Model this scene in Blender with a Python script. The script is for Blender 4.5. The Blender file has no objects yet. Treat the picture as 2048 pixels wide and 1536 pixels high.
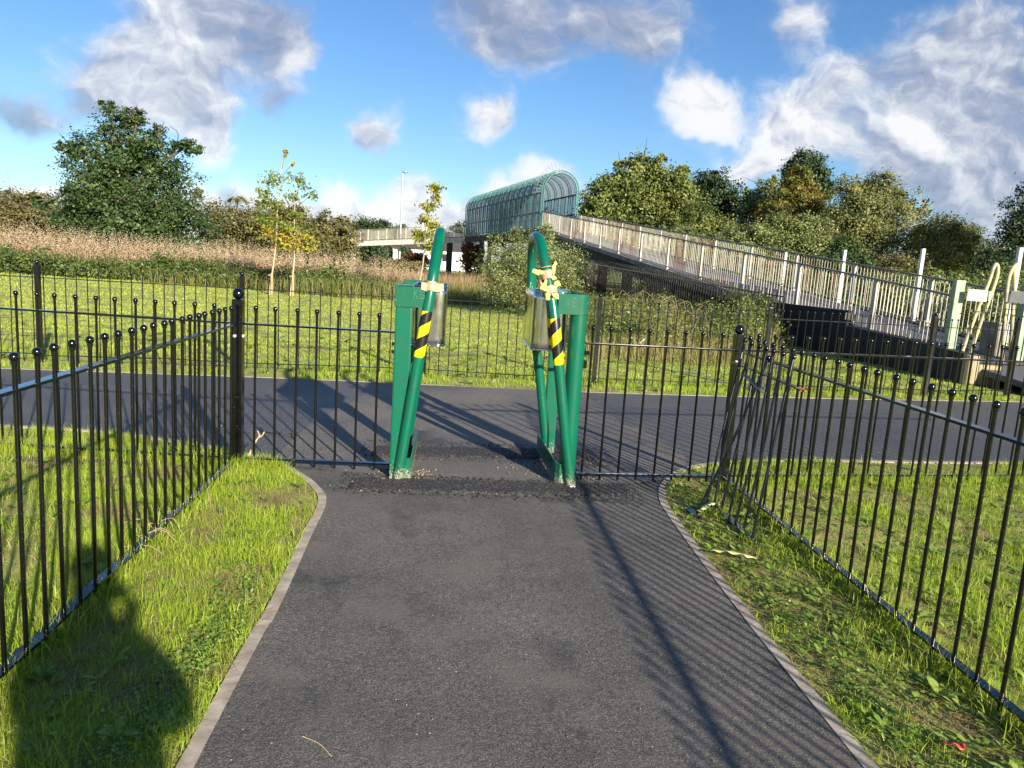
import bpy, bmesh, math, random
import numpy as np
from mathutils import Vector, Matrix, noise
random.seed(7)
RNG = np.random.default_rng(11)
sc = bpy.context.scene

# ---------------------------------------------------------------- camera
FPX, CAMH = 1500.0, 1.6
PITCH, ROLL, YAW = math.radians(9.211), math.radians(3.682), math.radians(-4.953)
cd = bpy.data.cameras.new('camera'); cam = bpy.data.objects.new('camera', cd)
sc.collection.objects.link(cam); sc.camera = cam
cp, sp = math.cos(PITCH), math.sin(PITCH)
F = Vector((0, cp, -sp)); r0 = Vector((1, 0, 0)); u0 = Vector((0, sp, cp))
R_ = math.cos(ROLL) * r0 + math.sin(ROLL) * u0
U_ = -math.sin(ROLL) * r0 + math.cos(ROLL) * u0
cz, sz = math.cos(-YAW), math.sin(-YAW)
Zr = Matrix.Rotation(YAW, 3, 'Z')
F, R_, U_ = Zr @ F, Zr @ R_, Zr @ U_
cam.matrix_world = Matrix(((R_.x, U_.x, -F.x, 0), (R_.y, U_.y, -F.y, 0), (R_.z, U_.z, -F.z, CAMH), (0, 0, 0, 1)))
cd.sensor_fit = 'HORIZONTAL'; cd.sensor_width = 36; cd.lens = 36 * FPX / 2048
cd.clip_start = 0.05; cd.clip_end = 3000

# ---------------------------------------------------------------- light, sky, exposure
SUNV = Vector((1.12, -2.38, 1.0)).normalized()          # towards the sun
EXPOSURE = 1.12
sl = bpy.data.lights.new('sun', 'SUN'); sun = bpy.data.objects.new('sun', sl)
sc.collection.objects.link(sun)
sun.rotation_euler = SUNV.to_track_quat('Z', 'Y').to_euler()
sl.energy = 5.0; sl.angle = math.radians(0.8); sl.color = (1.0, 0.89, 0.74)
sc.view_settings.view_transform = 'Standard'; sc.view_settings.look = 'None'
sc.view_settings.exposure = EXPOSURE; sc.view_settings.gamma = 1
w = bpy.data.worlds.new('World'); sc.world = w; w.use_nodes = True
wn, wl = w.node_tree.nodes, w.node_tree.links
bg = wn['Background']; bg.inputs[1].default_value = 0.062
sky = wn.new('ShaderNodeTexSky'); sky.sky_type = 'NISHITA'; sky.sun_disc = False
sky.sun_elevation = math.asin(SUNV.z); sky.sun_rotation = math.atan2(SUNV.x, SUNV.y)
sky.air_density = 1.0; sky.dust_density = 0.35; sky.ozone_density = 2.2; sky.altitude = 50

def wmath(op, a, b=None, c=None, clamp=False):
    n = wn.new('ShaderNodeMath'); n.operation = op; n.use_clamp = clamp
    for i, v in enumerate((a, b, c)):
        if v is None: continue
        if isinstance(v, (int, float)): n.inputs[i].default_value = v
        else: wl.new(v, n.inputs[i])
    return n.outputs[0]
tc = wn.new('ShaderNodeTexCoord')
sep = wn.new('ShaderNodeSeparateXYZ'); wl.new(tc.outputs['Generated'], sep.inputs[0])
yy = wmath('MAXIMUM', wmath('ABSOLUTE', sep.outputs[1]), 0.12)
us = wmath('DIVIDE', sep.outputs[0], yy); vs = wmath('DIVIDE', sep.outputs[2], yy)
front = wmath('GREATER_THAN', sep.outputs[1], 0.0)
cmb = wn.new('ShaderNodeCombineXYZ'); wl.new(us, cmb.inputs[0]); wl.new(vs, cmb.inputs[1]); wl.new(wmath('MULTIPLY', front, 3.0), cmb.inputs[2])
def wnoise(vec, scale, detail, rough, ofs=(0, 0, 0), stretch=(1, 1, 1), dist=0.0):
    m = wn.new('ShaderNodeMapping'); m.inputs['Location'].default_value = ofs; m.inputs['Scale'].default_value = stretch
    wl.new(vec, m.inputs[0])
    n = wn.new('ShaderNodeTexNoise'); n.inputs['Scale'].default_value = scale
    n.inputs['Detail'].default_value = detail; n.inputs['Roughness'].default_value = rough
    n.inputs['Distortion'].default_value = dist
    wl.new(m.outputs[0], n.inputs['Vector']); return n
UV = cmb.outputs[0]
# domain warp
wrp = wnoise(UV, 5.0, 4, 0.6)
wsub = wn.new('ShaderNodeVectorMath'); wsub.operation = 'MULTIPLY_ADD'
wl.new(wrp.outputs['Color'], wsub.inputs[0]); wsub.inputs[1].default_value = (0.17, 0.12, 0); wsub.inputs[2].default_value = (-0.085, -0.06, 0)
wadd = wn.new('ShaderNodeVectorMath'); wadd.operation = 'ADD'; wl.new(UV, wadd.inputs[0]); wl.new(wsub.outputs[0], wadd.inputs[1])
WUV = wadd.outputs[0]
# cloud bodies: (u, v, ru, rv, weight, brightness)
CL = [(-.364, .225, .11, .095, 1.05, .76), (-.265, .262, .085, .055, 1.0, .38), (-.424, .175, .060, .045, .7, .60), (-.535, .135, .085, .032, .8, .38), (-.345, .165, .06, .035, .8, .7),
      (-.318, .118, .028, .030, 1.1, 1.1), (-.206, .239, .020, .028, .75, .95), (-.222, .178, .026, .030, .65, .5), (-.117, .152, .028, .022, .95, .78),
      (.040, .180, .042, .028, 1.15, .85), (.017, .305, .12, .050, .95, .42), (.169, .305, .155, .058, 1.05, .50), (.083, .255, .075, .024, .55, .4),
      (.307, .229, .046, .044, 1.15, 1.05), (.44, .318, .055, .050, .85, .85), (.417, .200, .070, .060, 1.05, 1.0), (.490, .21, .075, .050, .85, .75),
      (.372, .150, .075, .034, .9, .9), (.655, .300, .12, .13, 1.1, .58), (.735, .171, .13, .13, 1.1, .52), (.600, .205, .026, .022, 1.1, 1.3), (.53, .265, .05, .03, .6, .8),
      (.59, .150, .08, .04, .8, .7), (-.528, .050, .05, .022, 1.3, 1.35), (-.456, .058, .036, .020, 1.3, 1.35), (.132, .112, .060, .030, 1.35, 1.4), (-.40, .035, .10, .018, .9, 1.0),
      (-.061, .092, .042, .036, 1.1, .98), (-.162, .080, .028, .038, 1.0, 1.0), (-.098, .045, .12, .028, 1.0, .9), (.042, .085, .038, .034, 1.0, .95), (-.23, .06, .05, .03, .9, .95),
      (-.323, .05, .08, .024, .8, .9), (.30, .075, .25, .03, .6, .9), (-.55, .245, .04, .025, .5, .45), (.03, .05, .08, .03, .9, .95)]
tot = None; sb = None; sw = None
for (cu, cv, ru, rv, wt, br) in CL:
    a = wn.new('ShaderNodeVectorMath'); a.operation = 'SUBTRACT'; wl.new(WUV, a.inputs[0]); a.inputs[1].default_value = (cu, cv, 3.0)
    b = wn.new('ShaderNodeVectorMath'); b.operation = 'MULTIPLY'; wl.new(a.outputs[0], b.inputs[0]); b.inputs[1].default_value = (1 / ru, 1 / rv, 1)
    l = wn.new('ShaderNodeVectorMath'); l.operation = 'DOT_PRODUCT'; wl.new(b.outputs[0], l.inputs[0]); wl.new(b.outputs[0], l.inputs[1])
    e = wmath('POWER', 2.71828, wmath('MULTIPLY', l.outputs['Value'], -1.15))
    e = wmath('MULTIPLY', e, wt)
    tot = e if tot is None else wmath('ADD', tot, e)
    eb = wmath('MULTIPLY', e, br)
    sb = eb if sb is None else wmath('ADD', sb, eb)
meanb = wmath('DIVIDE', sb, wmath('ADD', tot, 0.02))
n1 = wnoise(WUV, 8.0, 12, 0.58, ofs=(1.3, .2, 0), stretch=(1, 1.25, 1))
n2 = wnoise(WUV, 8.0, 12, 0.58, ofs=(1.3 + .010, .2 + .016, 0), stretch=(1, 1.25, 1))
nb = wnoise(WUV, 2.2, 2, 0.5, ofs=(4.1, 2, 0))
back = wmath('MULTIPLY', wmath('SUBTRACT', 1.0, front), 0.55)       # the sky behind the viewer is half clouded too
tt = wmath('ADD', wmath('MINIMUM', tot, 1.15), back)
den = wmath('ADD', wmath('MULTIPLY', tt, 0.95), wmath('MULTIPLY', wmath('SUBTRACT', n1.outputs['Fac'], 0.5), 2.0))
mr = wn.new('ShaderNodeMapRange'); mr.interpolation_type = 'SMOOTHERSTEP'; wl.new(den, mr.inputs[0])
mr.inputs[1].default_value = 0.20; mr.inputs[2].default_value = 1.1; mr.inputs[3].default_value = 0; mr.inputs[4].default_value = 0.93
relief = wmath('MULTIPLY', wmath('SUBTRACT', n1.outputs['Fac'], n2.outputs['Fac']), 2.3)
br = wmath('ADD', wmath('ADD', meanb, relief), wmath('MULTIPLY', wmath('SUBTRACT', n1.outputs['Fac'], 0.5), 0.7))
br = wmath('SUBTRACT', br, wmath('MULTIPLY', wmath('MULTIPLY', mr.outputs[0], wmath('SUBTRACT', 1.0, meanb)), 0.15))
cr = wn.new('ShaderNodeValToRGB'); wl.new(br, cr.inputs[0])
el = cr.color_ramp.elements
el[0].position = 0.15; el[0].color = (0.27, 0.34, 0.50, 1)
el[1].position = 1.0; el[1].color = (0.98, 0.98, 0.98, 1)
m_ = el.new(0.45); m_.color = (0.42, 0.47, 0.60, 1)
m_ = el.new(0.72); m_.color = (0.68, 0.72, 0.80, 1)
cm = wn.new('ShaderNodeVectorMath'); cm.operation = 'SCALE'; wl.new(cr.outputs[0], cm.inputs[0]); cm.inputs['Scale'].default_value = 7.6
# sky tone: deeper saturation as a phone camera shows it
sg = wn.new('ShaderNodeHueSaturation'); wl.new(sky.outputs[0], sg.inputs['Color'])
sg.inputs['Saturation'].default_value = 1.12; sg.inputs['Value'].default_value = 1.0
sm = wn.new('ShaderNodeMix'); sm.data_type = 'RGBA'; sm.blend_type = 'MULTIPLY'; sm.inputs['Factor'].default_value = 1
wl.new(sg.outputs[0], sm.inputs['A']); sm.inputs['B'].default_value = (.77, .94, 1.15, 1)
mx = wn.new('ShaderNodeMix'); mx.data_type = 'RGBA'; wl.new(mr.outputs[0], mx.inputs['Factor']); wl.new(sm.outputs['Result'], mx.inputs['A']); wl.new(cm.outputs[0], mx.inputs['B'])
wl.new(mx.outputs['Result'], bg.inputs[0])
w.cycles.sampling_method = 'MANUAL'; w.cycles.sample_map_resolution = 512

# ---------------------------------------------------------------- material helpers
def newmat(name):
    m = bpy.data.materials.new(name); m.use_nodes = True
    return m, m.node_tree.nodes, m.node_tree.links, m.node_tree.nodes['Principled BSDF']
def noise_node(n, l, scale, detail=4, rough=0.55, coord='Object', stretch=None, src=None):
    t = n.new('ShaderNodeTexCoord'); v = t.outputs[coord]
    if stretch:
        mp = n.new('ShaderNodeMapping'); mp.inputs['Scale'].default_value = stretch; l.new(v, mp.inputs[0]); v = mp.outputs[0]
    x = n.new('ShaderNodeTexNoise'); x.inputs['Scale'].default_value = scale; x.inputs['Detail'].default_value = detail
    x.inputs['Roughness'].default_value = rough; l.new(v, x.inputs['Vector']); return x
def ramp(n, l, fac, stops):
    r = n.new('ShaderNodeValToRGB'); l.new(fac, r.inputs[0]); e = r.color_ramp.elements
    e[0].position, e[0].color = stops[0][0], (*stops[0][1], 1)
    e[1].position, e[1].color = stops[-1][0], (*stops[-1][1], 1)
    for p, c in stops[1:-1]:
        k = e.new(p); k.color = (*c, 1)
    return r
def mixc(n, l, fac, a, b):
    x = n.new('ShaderNodeMix'); x.data_type = 'RGBA'
    for s, v in (('Factor', fac), ('A', a), ('B', b)):
        if isinstance(v, (int, float)): x.inputs[s].default_value = v
        elif isinstance(v, tuple): x.inputs[s].default_value = (*v, 1)
        else: l.new(v, x.inputs[s])
    return x.outputs['Result']
def bump(n, l, b, h, strength, dist=0.01):
    k = n.new('ShaderNodeBump'); k.inputs['Strength'].default_value = strength; k.inputs['Distance'].default_value = dist
    l.new(h, k.inputs['Height']); l.new(k.outputs[0], b.inputs['Normal'])
def simple(name, c1, c2=None, rough=0.5, metal=0.0, scale=8, bmp=0.0, detail=5, spec=None, coat=0, lo=.35, hi=.65, rvar=0.0, coord='Object', stretch=None):
    m, n, l, b = newmat(name)
    b.inputs['Roughness'].default_value = rough; b.inputs['Metallic'].default_value = metal
    if spec is not None: b.inputs['Specular IOR Level'].default_value = spec
    if coat: b.inputs['Coat Weight'].default_value = coat; b.inputs['Coat Roughness'].default_value = .08
    x = noise_node(n, l, scale, detail, coord=coord, stretch=stretch)
    r = ramp(n, l, x.outputs['Fac'], [(lo, c1), (hi, c2 or c1)]); l.new(r.outputs[0], b.inputs['Base Color'])
    if bmp: bump(n, l, b, x.outputs['Fac'], bmp)
    if rvar:
        y = noise_node(n, l, scale * 2.3, 3, coord=coord)
        q = n.new('ShaderNodeMapRange'); l.new(y.outputs['Fac'], q.inputs[0]); q.inputs[1].default_value = .3; q.inputs[2].default_value = .7
        q.inputs[3].default_value = rough - rvar; q.inputs[4].default_value = rough + rvar; l.new(q.outputs[0], b.inputs['Roughness'])
    return m
def leafmat(name, stops, transl=0.3, rough=0.5, spec=0.35):
    m, n, l, b = newmat(name)
    a = n.new('ShaderNodeAttribute'); a.attribute_name = 'tint'; a.attribute_type = 'GEOMETRY'
    r = ramp(n, l, a.outputs['Fac'], stops)
    l.new(r.outputs[0], b.inputs['Base Color']); b.inputs['Roughness'].default_value = rough
    b.inputs['Specular IOR Level'].default_value = spec
    t = n.new('ShaderNodeBsdfTranslucent'); l.new(r.outputs[0], t.inputs[0])
    mxs = n.new('ShaderNodeMixShader'); mxs.inputs[0].default_value = transl
    l.new(b.outputs[0], mxs.inputs[1]); l.new(t.outputs[0], mxs.inputs[2])
    l.new(mxs.outputs[0], n['Material Output'].inputs[0]); return m

# painted metal with specks of dirt and chips
def paint(name, col, dark, rough=0.28, chips=0.0, chipcol=(.5, .5, .45), coat=0.4, dirt=.25, lowdirt=0):
    m, n, l, b = newmat(name)
    x = noise_node(n, l, 6, 6, coord='Object'); y = noise_node(n, l, 90, 3, .6)
    base = ramp(n, l, x.outputs['Fac'], [(.3, col), (.75, dark)]).outputs[0]
    if chips:
        ch = ramp(n, l, y.outputs['Fac'], [(.70 - chips, (0, 0, 0)), (.72 - chips, (1, 1, 1))])
        base = mixc(n, l, ch.outputs[0], base, chipcol)
    if lowdirt:
        g = n.new('ShaderNodeNewGeometry'); s = n.new('ShaderNodeSeparateXYZ'); l.new(g.outputs['Position'], s.inputs[0])
        q = n.new('ShaderNodeMapRange'); l.new(s.outputs[2], q.inputs[0]); q.inputs[1].default_value = 0; q.inputs[2].default_value = lowdirt
        q.inputs[3].default_value = .25; q.inputs[4].default_value = -.15
        ad = n.new('ShaderNodeMath'); ad.operation = 'ADD'; l.new(q.outputs[0], ad.inputs[0]); l.new(y.outputs['Fac'], ad.inputs[1])
        c2 = ramp(n, l, ad.outputs[0], [(.62, (0, 0, 0)), (.70, (1, 1, 1))])
        base = mixc(n, l, c2.outputs[0], base, (.30, .27, .20))
    l.new(base, b.inputs['Base Color'])
    q = n.new('ShaderNodeMapRange'); l.new(x.outputs['Fac'], q.inputs[0]); q.inputs[1].default_value = .3; q.inputs[2].default_value = .7
    q.inputs[3].default_value = rough * .75; q.inputs[4].default_value = rough * 1.5; l.new(q.outputs[0], b.inputs['Roughness'])
    b.inputs['Coat Weight'].default_value = coat; b.inputs['Coat Roughness'].default_value = .12
    bump(n, l, b, x.outputs['Fac'], .05)
    return m
M = {}
M['black'] = paint('black_gloss_paint', (.0022, .0025, .003), (.004, .0042, .005), .13, chips=.015, chipcol=(.10, .10, .09), coat=.3)
M['blackfar'] = paint('weathered_black_paint', (.004, .0045, .005), (.008, .009, .010), .2, coat=.1)
M['green'] = paint('green_gloss_paint', (.0, .120, .066), (.0, .085, .044), .28, chips=-.035, chipcol=(.45, .55, .48), coat=.3, lowdirt=.22)
M['greencap'] = paint('green_cap_paint', (.0, .105, .058), (.0, .080, .040), .3, chips=-.01, chipcol=(.5, .6, .55), coat=.4)
M['steel'] = simple('brushed_stainless', (.62, .61, .58), (.72, .71, .68), .13, 1.0, scale=3, bmp=.02, rvar=.07)
M['galv'] = simple('galvanised_steel', (.42, .43, .43), (.55, .56, .55), .42, .8, scale=25)
M['bolt'] = simple('zinc_bolt', (.6, .6, .57), (.75, .74, .7), .4, .3, scale=20)
M['chip'] = simple('chipped_paint_dots', (.03, .16, .09), (.45, .55, .48), .5, scale=60)
M['brown_tape'] = simple('brown_tape', (.42, .25, .15), (.55, .36, .23), .35, scale=30, bmp=.3)
M['foam'] = simple('yellow_foam', (.62, .60, .13), (.72, .70, .25), .85, scale=30, bmp=.5)
M['foam_old'] = simple('weathered_yellow_tape', (.50, .50, .13), (.60, .60, .28), .7, scale=40, bmp=.4)
M['wood'] = simple('stake_wood', (.26, .20, .11), (.38, .30, .18), .8, scale=30, stretch=(1, 1, .1), bmp=.3)
M['bark'] = simple('bark', (.07, .055, .04), (.14, .115, .085), .9, scale=14, bmp=.6)
M['barkpale'] = simple('pale_bark', (.32, .27, .20), (.45, .39, .30), .85, scale=20, bmp=.4)
M['twig'] = simple('dead_twig', (.35, .26, .15), (.5, .38, .24), .8, scale=40, bmp=.4)
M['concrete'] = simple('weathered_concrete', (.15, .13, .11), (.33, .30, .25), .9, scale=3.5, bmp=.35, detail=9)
M['concretelit'] = simple('sunlit_concrete', (.42, .38, .32), (.60, .55, .48), .85, scale=3, bmp=.2, detail=9)  # lighter copy of the concrete with sunlight put into its colour
M['girder'] = simple('shaded_concrete_girder', (.022, .018, .013), (.10, .08, .058), .9, scale=1.8, bmp=.4, detail=10, lo=.3, hi=.75)  # shade under the decks darkened into the concrete colour
M['wallblack'] = simple('shaded_black_wall', (.006, .007, .008), (.022, .024, .026), .75, scale=4, bmp=.4, detail=9)  # black stands for the unlit side, shade put into the wall colour
M['wallend'] = simple('sunlit_end_concrete', (.30, .26, .10), (.36, .31, .22), .9, scale=6, bmp=.8, detail=10)  # end of the same wall, with sunlight put into its yellow
M['deck'] = simple('deck_asphalt', (.07, .072, .085), (.12, .12, .135), .8, scale=30, bmp=.3)
M['railwhite'] = simple('aged_cream_metal', (.34, .31, .25), (.52, .49, .41), .5, scale=2.5, detail=8)
M['rustbar'] = simple('rust_stained_bars', (.22, .11, .065), (.42, .40, .32), .7, scale=1.6, detail=9, lo=.40, hi=.54, stretch=(1, 1, .35))
M['handrail'] = simple('dark_handrail', (.12, .11, .10), (.2, .18, .17), .6, scale=4)
M['postwhite'] = simple('white_tubular_post', (.55, .56, .56), (.66, .67, .67), .35, .0, scale=5)
M['palegreen'] = simple('faded_green_post', (.20, .28, .19), (.36, .42, .30), .6, scale=4, detail=8)
M['yellowworn'] = simple('worn_yellow_tube', (.26, .24, .19), (.50, .45, .20), .5, scale=2.2, detail=8, lo=.42, hi=.56)
M['signwhite'] = simple('dirty_white_sign', (.55, .55, .52), (.72, .72, .70), .5, scale=12)
M['signpink'] = simple('faded_red_lettering', (.55, .20, .22), (.6, .32, .33), .5)
M['signgrey'] = simple('grey_plate', (.05, .06, .065), (.09, .1, .1), .4)
M['teal'] = paint('teal_paint', (.045, .17, .155), (.03, .12, .11), .4, coat=.2)
M['tealdark'] = paint('dark_teal_paint', (.012, .035, .036), (.018, .05, .05), .5, coat=.1)
M['spike'] = simple('grey_spikes', (.2, .22, .22), (.3, .33, .33), .5, .5)
M['lamp'] = simple('lamp_column', (.42, .44, .45), (.55, .57, .57), .4, .6)
M['red'] = simple('red_wrapper', (.6, .02, .02), (.5, .1, .03), .4)
M['litter'] = simple('white_litter', (.55, .52, .4), (.75, .72, .6), .6)
M['cable'] = simple('black_cable', (.012, .012, .012), (.02, .02, .02), .5)
M['housewhite'] = simple('white_render', (.72, .71, .68), (.8, .79, .77), .8, scale=2)
M['roof'] = simple('dark_roof_tiles', (.045, .04, .042), (.075, .068, .07), .8, scale=12)
M['window'] = simple('dark_window_glass', (.02, .025, .03), (.04, .045, .05), .1)
M['cloth'] = simple('dark_jacket', (.03, .04, .06), (.05, .06, .09), .9, scale=30, bmp=.2)
M['trousers'] = simple('grey_trousers', (.08, .08, .08), (.11, .11, .11), .9, scale=30)
M['skin'] = simple('skin', (.45, .28, .2), (.5, .32, .24), .5)
M['hair'] = simple('brown_hair', (.03, .02, .012), (.05, .033, .02), .7)
M['shoe'] = simple('black_shoe', (.015, .015, .015), (.03, .03, .03), .5)
M['phone'] = simple('black_phone', (.01, .01, .01), (.015, .015, .015), .15)
# twin-wall panels of the covered bridge: greyed, half see-through plastic
m, n, l, b = newmat('greyed_panel'); M['panel'] = m
x = noise_node(n, l, 1.2, 6); r = ramp(n, l, x.outputs['Fac'], [(.3, (.13, .17, .20)), (.7, (.33, .38, .43))]); l.new(r.outputs[0], b.inputs['Base Color'])
b.inputs['Roughness'].default_value = .3; tr = n.new('ShaderNodeBsdfTransparent'); tr.inputs[0].default_value = (.75, .8, .85, 1)
tl = n.new('ShaderNodeBsdfTranslucent'); l.new(r.outputs[0], tl.inputs[0])
m1 = n.new('ShaderNodeMixShader'); m1.inputs[0].default_value = .5; l.new(b.outputs[0], m1.inputs[1]); l.new(tl.outputs[0], m1.inputs[2])
m2 = n.new('ShaderNodeMixShader'); m2.inputs[0].default_value = .42; l.new(m1.outputs[0], m2.inputs[1]); l.new(tr.outputs[0], m2.inputs[2])
l.new(m2.outputs[0], n['Material Output'].inputs[0])
# black and yellow hazard wrap
m, n, l, b = newmat('hazard_stripes'); M['hazard'] = m
t = n.new('ShaderNodeUVMap'); s = n.new('ShaderNodeSeparateXYZ'); l.new(t.outputs[0], s.inputs[0])
a1 = n.new('ShaderNodeMath'); a1.operation = 'ADD'; l.new(s.outputs[0], a1.inputs[0]); l.new(s.outputs[1], a1.inputs[1])
a2 = n.new('ShaderNodeMath'); a2.operation = 'FRACT'; l.new(a1.outputs[0], a2.inputs[0])
a3 = n.new('ShaderNodeMath'); a3.operation = 'GREATER_THAN'; l.new(a2.outputs[0], a3.inputs[0]); a3.inputs[1].default_value = .5
l.new(mixc(n, l, a3.outputs[0], (.80, .62, .0), (.012, .012, .012)), b.inputs['Base Color']); b.inputs['Roughness'].default_value = .35
b.inputs['Specular IOR Level'].default_value = .4

# ---- ground materials
def asphalt(name, c1, c2, fleck=.004, rough=.72, wet=0.0, patches=True, seed=0):
    m, n, l, b = newmat(name)
    big = noise_node(n, l, .9, 5, .55, coord='Object'); mid = noise_node(n, l, 55, 4, .65); fin = noise_node(n, l, 230, 2, .6)
    base = ramp(n, l, big.outputs['Fac'], [(.34, c1), (.66, c2)]).outputs[0]
    g = ramp(n, l, mid.outputs['Fac'], [(.35, (.70, .70, .70)), (.65, (1.25, 1.25, 1.25))])
    mul = n.new('ShaderNodeMix'); mul.data_type = 'RGBA'; mul.blend_type = 'MULTIPLY'; mul.inputs['Factor'].default_value = 1
    l.new(base, mul.inputs['A']); l.new(g.outputs[0], mul.inputs['B']); base = mul.outputs['Result']
    sp1 = noise_node(n, l, 150, 3, .75); g2 = ramp(n, l, sp1.outputs['Fac'], [(.36, (.45, .45, .45)), (.50, (1, 1, 1)), (.66, (2.3, 2.2, 2.05))])
    mu2 = n.new('ShaderNodeMix'); mu2.data_type = 'RGBA'; mu2.blend_type = 'MULTIPLY'; mu2.inputs['Factor'].default_value = 1
    l.new(base, mu2.inputs['A']); l.new(g2.outputs[0], mu2.inputs['B']); base = mu2.outputs['Result']
    if patches:
        p = noise_node(n, l, 2.1, 6, .6, coord='Object')
        p2 = ramp(n, l, p.outputs['Fac'], [(.50, (0, 0, 0)), (.70, (.75, .75, .75))])
        base = mixc(n, l, p2.outputs[0], base, (.150, .130, .110))
        q = noise_node(n, l, 1.3, 7, .65, coord='Object', stretch=(1.2, 1, 1))
        q2 = ramp(n, l, q.outputs['Fac'], [(.30, (.75, .75, .75)), (.43, (0, 0, 0))])
        base = mixc(n, l, q2.outputs[0], base, (.018, .018, .019))
    v = n.new('ShaderNodeTexVoronoi'); v.inputs['Scale'].default_value = 45; t = n.new('ShaderNodeTexCoord'); l.new(t.outputs['Object'], v.inputs['Vector'])
    h = n.new('ShaderNodeSeparateColor'); l.new(v.outputs['Color'], h.inputs[0])
    c_ = n.new('ShaderNodeMath'); c_.operation = 'GREATER_THAN'; l.new(h.outputs[0], c_.inputs[0]); c_.inputs[1].default_value = .984
    d_ = n.new('ShaderNodeMath'); d_.operation = 'LESS_THAN'; l.new(v.outputs['Distance'], d_.inputs[0]); d_.inputs[1].default_value = .17
    e_ = n.new('ShaderNodeMath'); e_.operation = 'MULTIPLY'; l.new(c_.outputs[0], e_.inputs[0]); l.new(d_.outputs[0], e_.inputs[1])
    base = mixc(n, l, e_.outputs[0], base, (.45, .40, .33))
    l.new(base, b.inputs['Base Color'])
    rr = n.new('ShaderNodeMapRange'); l.new(big.outputs['Fac'], rr.inputs[0]); rr.inputs[1].default_value = .35; rr.inputs[2].default_value = .65
    rr.inputs[3].default_value = rough - wet; rr.inputs[4].default_value = rough; l.new(rr.outputs[0], b.inputs['Roughness'])
    ad = n.new('ShaderNodeMath'); ad.operation = 'ADD'; l.new(mid.outputs['Fac'], ad.inputs[0]); l.new(fin.outputs['Fac'], ad.inputs[1])
    bump(n, l, b, ad.outputs[0], .55, .006)
    return m
M['path'] = asphalt('path_asphalt', (.074, .071, .064), (.118, .113, .102), rough=.75, wet=.12)
M['road'] = asphalt('road_asphalt', (.060, .060, .061), (.090, .089, .088), rough=.6, wet=.14, patches=False)
M['approach'] = asphalt('older_asphalt', (.085, .080, .076), (.14, .128, .112), rough=.7, wet=.15)
M['tar'] = simple('fresh_coarse_tarmac', (.008, .008, .009), (.045, .043, .042), .5, scale=120, bmp=.8, detail=3)
M['stone'] = simple('pebble', (.08, .065, .05), (.30, .25, .20), .8, scale=9)
M['darkstone'] = simple('black_grit', (.010, .010, .011), (.05, .048, .046), .6, scale=30)
M['kerb'] = simple('concrete_edging', (.25, .21, .17), (.42, .37, .31), .9, scale=12, bmp=.5, detail=9)
m, n, l, b = newmat('soil_and_thatch'); M['soil'] = m
x = noise_node(n, l, 3.5, 8, .6, coord='Object'); y = noise_node(n, l, 60, 4, .7, coord='Object')
c1 = ramp(n, l, x.outputs['Fac'], [(.34, (.15, .11, .062)), (.44, (.24, .24, .075)), (.58, (.30, .38, .065))]).outputs[0]
c2 = ramp(n, l, y.outputs['Fac'], [(.3, (.45, .45, .45)), (.7, (1.5, 1.5, 1.4))])
mul = n.new('ShaderNodeMix'); mul.data_type = 'RGBA'; mul.blend_type = 'MULTIPLY'; mul.inputs['Factor'].default_value = 1
l.new(c1, mul.inputs['A']); l.new(c2.outputs[0], mul.inputs['B']); l.new(mul.outputs['Result'], b.inputs['Base Color'])
b.inputs['Roughness'].default_value = .95; bump(n, l, b, y.outputs['Fac'], .8, .02)
GRASS_STOPS = [(0, (.46, .34, .18)), (.14, (.44, .38, .15)), (.22, (.25, .30, .04)), (.50, (.28, .41, .03)), (.85, (.40, .53, .045)), (1, (.50, .54, .10))]
M['grass'] = leafmat('grass_blades', GRASS_STOPS, .42, .45)
M['weed'] = leafmat('broad_weed_leaves', [(0, (.10, .18, .03)), (.5, (.20, .31, .045)), (1, (.34, .42, .09))], .3, .4)
M['clover'] = leafmat('clover_leaves', [(0, (.10, .19, .035)), (1, (.24, .36, .06))], .25, .45)
M['oak'] = leafmat('oak_leaves', [(0, (.022, .048, .014)), (.5, (.055, .100, .026)), (1, (.14, .19, .055))], .22)
M['thorn'] = leafmat('hawthorn_leaves', [(0, (.07, .065, .025)), (.45, (.15, .15, .05)), (.8, (.25, .21, .075)), (1, (.26, .13, .055))], .22)
M['bramble'] = leafmat('bramble_leaves', [(0, (.05, .08, .02)), (.5, (.14, .19, .045)), (.85, (.30, .30, .10)), (1, (.24, .10, .045))], .25, .4)
M['bank'] = leafmat('bank_leaves', [(0, (.04, .07, .018)), (.5, (.10, .155, .035)), (.85, (.20, .24, .06)), (1, (.24, .20, .07))], .3, .45)
M['yellowleaf'] = leafmat('turning_leaves', [(0, (.10, .16, .03)), (.45, (.22, .27, .04)), (.75, (.46, .40, .05)), (1, (.50, .30, .06))], .35)
M['willow'] = leafmat('willow_leaves', [(0, (.07, .10, .03)), (.5, (.19, .23, .07)), (1, (.42, .44, .20))], .25, .4)
M['darkleaf'] = leafmat('dark_leaves', [(0, (.018, .040, .015)), (.5, (.045, .080, .026)), (1, (.10, .135, .045))], .2)
M['olive'] = leafmat('sunlit_ash_leaves', [(0, (.05, .075, .02)), (.5, (.16, .20, .045)), (1, (.32, .34, .09))], .25)
M['orange'] = leafmat('orange_leaves', [(0, (.09, .12, .025)), (.5, (.20, .19, .035)), (.8, (.34, .21, .04)), (1, (.38, .15, .035))], .3)
M['birch'] = leafmat('birch_leaves', [(0, (.08, .095, .035)), (.5, (.19, .21, .065)), (1, (.36, .33, .11))], .25)
M['rust'] = leafmat('rust_leaves', [(0, (.12, .05, .02)), (1, (.26, .10, .04))], .25)
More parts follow.
